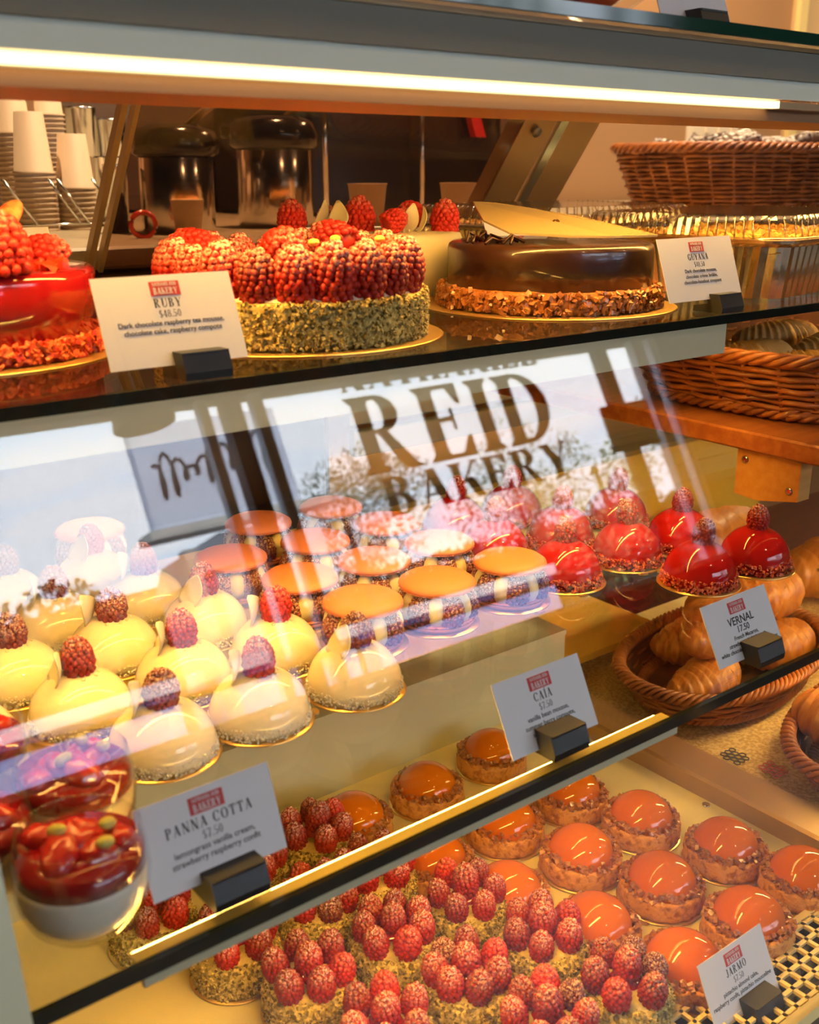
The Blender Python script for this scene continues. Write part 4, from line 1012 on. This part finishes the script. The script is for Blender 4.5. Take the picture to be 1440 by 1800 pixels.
# middle level: plank, bracket, basket with pastries
tag(MB().box((1.75, .78, -.262), (1.64, .50, .020), bev=.002).build('wooden_shelf', M['wood']), 'orange-brown wooden shelf board carrying the wicker basket', 'shelf')
br = thing('shelf_bracket', (.940, .604, -.272), 'varnished wooden bracket block screwed under the wooden shelf', 'bracket')
MB().prism([(-.034, -.003), (.040, .0), (.040, -.050), (.012, -.052), (-.034, -.043)], 0, .02, X=Matrix(((0, 0, 1, 0), (1, 0, 0, 0), (0, 1, 0, 0), (0, 0, 0, 1)))).build('block', M['wood_light'], br)
for (y, z) in ((.030, -.012), (-.024, -.034)):
    MB().lathe([(0, 0), (.0042, 0), (.0042, .001), (.0015, .0016), (0, .0008)], 16, X=Matrix.Rotation(-PI / 2, 4, 'Y')).build('screw', M['chrome'], br, (-.0, y, z))
basket((1.265, .720, -.2465), math.radians(4), .315, .165, .062, .88, 'shallow wicker basket of sugared pastries on the wooden shelf', rows=9, stakes=44, sr=.0030, rim=.006)
def croissant_mb(L=.075, R_=.026, bend=1.5, ridges=7, seed=0):
    rnd = random.Random(seed); mb = MB(); nu, nv = 72, 22; vs = []; Ra = L / bend * 1.6
    for i in range(nu + 1):
        t = -1 + 2 * i / nu; a = t * bend * .62; c_ = Vector((Ra * math.sin(a), Ra * (1 - math.cos(a)), 0)); T = Vector((math.cos(a), math.sin(a), 0)); nrm = Vector((-math.sin(a), math.cos(a), 0))
        env = max(.0, 1 - abs(t) ** 2.2) ** .62
        ph = (abs(t) * ridges) % 1.0; step = 1 + .22 * (1 - ph) - .10 + .012 * math.sin(i * 2.2)
        r = R_ * env * step + .0015 * (1 if abs(t) < .99 else 0)
        for j in range(nv):
            q = 2 * PI * j / nv; rr = r * (1 + .02 * math.sin(5 * q + i * .3))
            vs.append(c_ + nrm * (rr * 1.05 * math.cos(q)) + Vector((0, 0, 1)) * (rr * .88 * math.sin(q) + R_ * .82))
    fs = [(i * nv + j, (i + 1) * nv + j, (i + 1) * nv + (j + 1) % nv, i * nv + (j + 1) % nv) for i in range(nu) for j in range(nv)]
    return mb.add(vs, fs)
CRM = [rasp_mesh('croissant', croissant_mb(seed=s, R_=.030 + .002 * s, bend=1.3 + .2 * s), M['crust']) for s in range(3)]
PAS = [rasp_mesh('pastry', croissant_mb(seed=s, R_=.030, bend=1.1 + .3 * s, ridges=9), M['bread']) for s in range(2)]
def pastry(me, name, loc, rot, label, cat, group, s=1.0):
    o = link(me, name, None, loc, rot); o.scale = (s, s, s); return tag(o, label, cat, group)
names = ['nearest the left corner of the shelf basket', 'behind the left corner pastry of the shelf basket', 'at the left back of the shelf basket', 'second along the front of the shelf basket', 'in the middle of the shelf basket',
         'second along the back of the shelf basket', 'third along the front of the shelf basket', 'right of centre in the shelf basket', 'third along the back of the shelf basket']
for i in range(9):
    pastry(PAS[i % 2], 'sugared_pastry', (1.06 + (i // 3) * .17, .645 + (i % 3) * .075, -.232 + random.uniform(0, .006)), (random.uniform(-.2, .2), random.uniform(-.1, .1), random.uniform(-.6, .6)),
           'golden sugared pastry ' + names[i], 'pastry', 'pastries in the shelf basket', .85)
# lower right: burlap, croissant baskets
bl = MB(); nx, ny = 60, 40
bl.add([(.898 + .9 * i / nx, .36 + .55 * j / ny, -.6290 + .004 * noise.noise(Vector((i * .12, j * .15, 0))) + (.003 if i < 3 else 0)) for i in range(nx + 1) for j in range(ny + 1)] +
       [(.898 + .9 * i / nx, .36 + .55 * j / ny, -.6310 + .004 * noise.noise(Vector((i * .12, j * .15, 0))) + (.003 if i < 3 else 0)) for i in range(nx + 1) for j in range(ny + 1)],
       [(i * (ny + 1) + j, (i + 1) * (ny + 1) + j, (i + 1) * (ny + 1) + j + 1, i * (ny + 1) + j + 1) for i in range(nx) for j in range(ny)] +
       [((nx + 1) * (ny + 1) + i * (ny + 1) + j + 1, (nx + 1) * (ny + 1) + (i + 1) * (ny + 1) + j + 1, (nx + 1) * (ny + 1) + (i + 1) * (ny + 1) + j, (nx + 1) * (ny + 1) + i * (ny + 1) + j) for i in range(nx) for j in range(ny)])
bo = bl.build('burlap_cloth', M['burlap']); tag(bo, 'coarse woven burlap cloth under the croissant baskets, printed with faded marks', 'cloth')
def hexprint(x, y, nx_, ny_, m, nm):
    pm = MB()
    for i in range(nx_):
        for j in range(ny_):
            cx2, cy2 = x + i * .0078 + (j % 2) * .0039, y + j * .0068; ps = [(cx2 + .0038 * math.cos(q * PI / 3 + .5), cy2 + .0038 * math.sin(q * PI / 3 + .5), -.6245) for q in range(6)]
            pm.tube(ps, .0008, 4, closed=True)
    o = pm.build(nm, m, bo); return o
hexprint(.938, .606, 3, 4, M['print_black'], 'black_print'); hexprint(.948, .563, 3, 4, M['print_red'], 'red_print')
def round_basket(loc, a, b, label, rz=0):
    return basket(loc, rz, a, b, .040, .80, label, rows=7, stakes=24, sr=.0024, rim=.0075, p=2.3)
round_basket((1.090, .738, -.6185), .170, .102, 'oval wicker basket of croissants behind the one at the right edge', math.radians(8))
round_basket((1.105, .492, -.6185), .195, .105, 'oval wicker basket with a croissant at the right picture edge', math.radians(4))
crs = [((1.015, .705, -.608), .25, 'croissant at the front left of the rear oval basket', .95), ((1.165, .710, -.608), -.1, 'croissant at the front right of the rear oval basket', .95),
       ((1.09, .785, -.606), .1, 'croissant at the back of the rear oval basket', .9), ((1.06, .735, -.562), .6, 'croissant on top of the pile in the rear oval basket, left one', 1.15), ((1.17, .755, -.560), -.3, 'croissant on top of the pile in the rear oval basket, right one', 1.15),
       ((1.035, .500, -.598), -.75, 'golden ridged croissant at the left of the nearer oval basket', 1.25), ((1.20, .485, -.606), .1, 'croissant at the right of the nearer oval basket', 1.05)]
for i, (l, rz, lab, s_) in enumerate(crs): pastry(CRM[i % 3], 'croissant', l, (0, 0, rz), lab, 'croissant', 'croissants in the oval baskets', s_)
lf = [((1.47, .82, -.612), .1), ((1.44, 1.00, -.612), -.1)]
for i, (l, rz) in enumerate(lf): pastry(CRM[i], 'croissant', l, (0, 0, rz), ['large baked croissant at the far right, nearer of the pair', 'large baked croissant at the far right, farther of the pair'][i], 'croissant', 'croissants at the far right', 1.5)

# ------------------------------------------------------------------ bottom deck: cream grille, screws
gp = MB(); x0, x1, y0, y1 = .40, 1.05, .345, .402; nx, ny = 44, 4; zt = -.6120
dx = (x1 - x0) / nx; dy = (y1 - y0 - .006) / ny
for i in range(nx + 1): gp.box((x0 + i * dx, (y0 + y1) / 2, zt), (.0036, y1 - y0, .003))
for j in range(ny + 1): gp.box(((x0 + x1) / 2, y0 + .003 + j * dy, zt), (x1 - x0, .0036, .003))
gt = thing('vent_grille', (0, 0, 0), 'cream plastic vent grille of square holes along the front of the bottom deck', 'grille')
gp.build('grid', M['cream_plastic'], gt)
MB().box(((x0 + x1) / 2, y1 + .003, zt - .003), (x1 - x0, .006, .010)).build('rear_lip', M['cream_plastic'], gt)
MB().box(((x0 + x1) / 2, y0 - .004, zt - .004), (x1 - x0, .008, .012)).build('front_lip', M['cream_plastic'], gt)
MB().box(((x0 + x1) / 2, (y0 + y1) / 2, zt - .009), (x1 - x0, y1 - y0, .002)).build('dark_duct', M['black'], gt)
MB().lathe([(0, .0), (.004, 0), (.004, .0012), (.0015, .0016), (0, .0006)], 18).build('deck_screw', M['chrome'], case, (.836, .571, -.6200 - FZ))

# ------------------------------------------------------------------ top counter: bagged sweets
bg_ = thing('sweets_bag', (.575, .548, .0981), 'clear cellophane bag of dark red sweets on the top counter glass', 'bag')
MB().box((0, 0, .035), (.075, .05, .06), bev=.012).build('red_sweets', M['ruby_fruit'], bg_)
cbx = MB().box((.006, 0, .045), (.105, .062, .088), bev=.018)
cbx.v = [tuple(Vector(v) + noise.noise_vector(Vector(v) * 40) * .006) for v in cbx.v]
cbx.build('cellophane', M['bag'], bg_)

# ------------------------------------------------------------------ back counter and what stands on it
CZ = -.098
bc = thing('back_counter', (1.9, 2.0, FZ), 'long tan topped service counter behind the display case', 'counter')
MB().box((0, .02, (CZ - .02 - FZ) / 2), (4.6, 1.06, CZ - .02 - FZ)).build('cabinet', M['wall_dark'], bc)
MB().box((0, 0, CZ - FZ - .015), (4.7, 1.14, .03), bev=.004).build('worktop', M['counter'], bc)
tag(MB().box((1.45, 2.565, .55), (2.1, .05, 1.28)).build('dark_backsplash', M['wall_dark']), 'dark brown backsplash panel behind the coffee urns', 'panel')
cupm = MB(); 
def cup_stack(loc, n, h, label):
    mb = MB(); p = .0085; K = .80
    for i in range(n - 1): mb.lathe([(.0405, i * p), (.0435, i * p + .0004), (.0435, i * p + .0032), (.0400, i * p + .0036), (.0398, i * p + .0082)], 32)
    z = (n - 1) * p; mb.lathe([(.0435, z), (.0435, z + .003), (.0400, z + .0035), (.0295, z + h), (.026, z + h), (.026, z + h - .004), (0, z + h - .004)], 32)
    mb.v = [(x * K, y * K, z) for x, y, z in mb.v]
    return tag(mb.build('paper_cup_stack', M['paper_cup'], None, loc), label, 'cup stack', 'stacks of paper cups')
cup_stack((.686, 1.90, CZ), 12, .098, 'tall upside-down paper cup stack, front one at the left')
cup_stack((.757, 1.90, CZ), 9, .090, 'shorter paper cup stack right of the front left stack')
cup_stack((.790, 2.10, CZ), 24, .100, 'tallest paper cup stack behind the two front stacks')
cup_stack((.720, 2.08, CZ), 20, .100, 'paper cup stack at the very left picture edge')
# wire rack around the cups
rk = MB()
for (x, y) in ((.53, 1.83), (.66, 1.83), (.665, 1.9), (.80, 1.9)):
    pass
for x in (.660, .735, .750, .810): rk.tube([(x - .05, 1.835, CZ + .085), (x, 1.835, CZ + .012)], .002, 6)
rk.tube([(.60, 1.835, CZ + .012), (.83, 1.835, CZ + .012)], .002, 6)
tag(rk.build('wire_rack', M['chrome']), 'thin wire rack in front of the paper cup stacks', 'rack')
def tumbler(loc, r, h, label):
    return tag(MB().lathe([(0, 0), (r * .8, 0), (r, h), (r * 1.03, h + .003), (r * .97, h + .002), (r * .77, .004), (0, .004)], 32).build('steel_tumbler', M['chrome'], None, loc), label, 'tumbler', 'steel tumblers')
tumbler((.895, 2.20, CZ), .034, .215, 'tall steel tumbler right of the cup stacks'); tumbler((.965, 2.22, CZ), .034, .195, 'steel tumbler beside the glass door edge'); tumbler((.845, 1.97, CZ), .028, .120, 'small steel tumbler in front of the taller ones')
tumbler((.765, 1.75, CZ), .020, .105, 'slim steel tumbler just inside the tinted glass')
def airpot(loc, label, s=1.0, rz=0):
    t = thing('coffee_airpot', loc, label, 'airpot', 'coffee airpots', (0, 0, rz))
    MB().lathe([(0, 0), (.062, 0), (.064, .006), (.064, .125), (.060, .13), (0, .13)], 40).build('steel_body', M['chrome'], t)
    MB().lathe([(.066, .128), (.075, .133), (.077, .150), (.070, .170), (.045, .180), (0, .182)], 40).build('black_lid', M['black_gloss'], t)
    MB().tube([(.02, 0, .175), (.05, 0, .20), (.085, 0, .225)], .007, 8).build('lever', M['bronze'], t)
    MB().box((-.072, 0, .155), (.035, .028, .022), bev=.004).build('spout', M['black_gloss'], t)
    t.scale = (s, s, s); return t
airpot((.850, 1.70, CZ), 'coffee airpot with black lid, left of the two', .94, -.4); airpot((1.075, 1.76, CZ), 'coffee airpot with raised lever, right of the two', 1.06, -.7)
ur = thing('coffee_machine', (1.62, 2.25, CZ), 'dark boxy coffee machine with thin steel rods on the back counter', 'coffee machine')
MB().box((0, 0, .23), (.62, .34, .46), bev=.01).build('housing', M['black_gloss'], ur)
MB().tube([(-.24, -.20, .0), (-.24, -.20, .30)], .007, 8).tube([(.03, -.20, .0), (.03, -.20, .27)], .006, 8).build('steel_rods', M['chrome'], ur)
MB().box((-.20, -.18, .36), (.13, .01, .07), bev=.002).build('pale_notice', M['switch'], ur)
MB().prism([(-.03, .035), (.0, .035), (.028, -.035), (-.005, -.035)], -.01, .01, X=Matrix.Translation((.20, -.19, .21)) @ Matrix.Rotation(PI / 2, 4, 'X')).build('red_tag', M['red_plastic'], ur)
def pcup(loc, label, s=1):
    return tag(MB().lathe([(0, 0), (.030 * s, 0), (.040 * s, .088 * s), (.043 * s, .090 * s), (.038 * s, .088 * s), (.028 * s, .003), (0, .003)], 28).build('paper_cup', M['paper_cup'], None, loc), label, 'cup', 'single paper cups')
pcup((1.165, 1.60, CZ), 'single paper cup behind the cream cake, left one', .85); pcup((1.375, 1.60, CZ), 'single paper cup behind the cream cake, right one', .85)
pcup((.795, 1.56, CZ), 'short paper cup in front of the left coffee airpot', .62)
tp = thing('tape_ring', (.730, 1.58, CZ + .020), 'small red-brown ring standing on the counter by the airpots', 'ring')
MB().tube([(.020 * math.cos(q * PI / 12), 0, .018 * math.sin(q * PI / 12)) for q in range(24)], .004, 8, closed=True).build('ring', M['ruby_fruit'], tp)
def plate(x, z, w_, h_, n, label):
    t = thing('switch_plate', (x, 2.598, z), label, 'switch plate', 'switch plates on the back wall')
    MB().box((0, 0, 0), (w_, .008, h_), bev=.002).build('cover', M['switch'], t)
    for i in range(n): MB().box((-w_ / 2 + w_ * (i + .5) / n, -.006, 0), (.022, .006, .04), bev=.001).build('rocker', M['switch'], t)
plate(3.45, .150, .30, .12, 4, 'wide cream plate of four switches on the back wall'); plate(3.08, .255, .12, .10, 2, 'small cream wall plate above and left of the wide one')
dr = struct(MB().box((4.28, 2.595, .1), (.80, .03, 2.4)).build('door_1', M['door_paint']))
db = MB()
for x in (3.90, 4.06, 4.17, 4.55): db.box((x, 2.572, .1), (.05 if x != 4.06 else .012, .02, 2.4))
db.build('door_frame', M['cream'], dr)
# ceiling lights over the back counter; customer-side pair added to brighten the beam
for (x, y, e, lab) in ((1.2, 1.7, 70, 'left round ceiling light above the back counter'), (2.9, 1.7, 70, 'right round ceiling light above the back counter'), (.6, -1.6, 12, 'added round ceiling light over the customer side, left'), (3.4, -1.4, 15, 'added round ceiling light over the customer side, right')):
    t = thing('ceiling_light', (x, y, 1.80), lab, 'ceiling light', 'ceiling lights')
    MB().lathe([(.10, 0), (.10, -.02), (.085, -.022), (.085, -.004), (0, -.004)], 32).build('trim_ring', M['frame_white'], t)
    l = bpy.data.lights.new('lamp_light', 'AREA'); l.shape = 'DISK'; l.size = .16; l.energy = e; l.color = (1, .68, .38)
    lo = bpy.data.objects.new('lamp_light', l); C.objects.link(lo); lo.parent = t; lo.location = (0, 0, -.03)
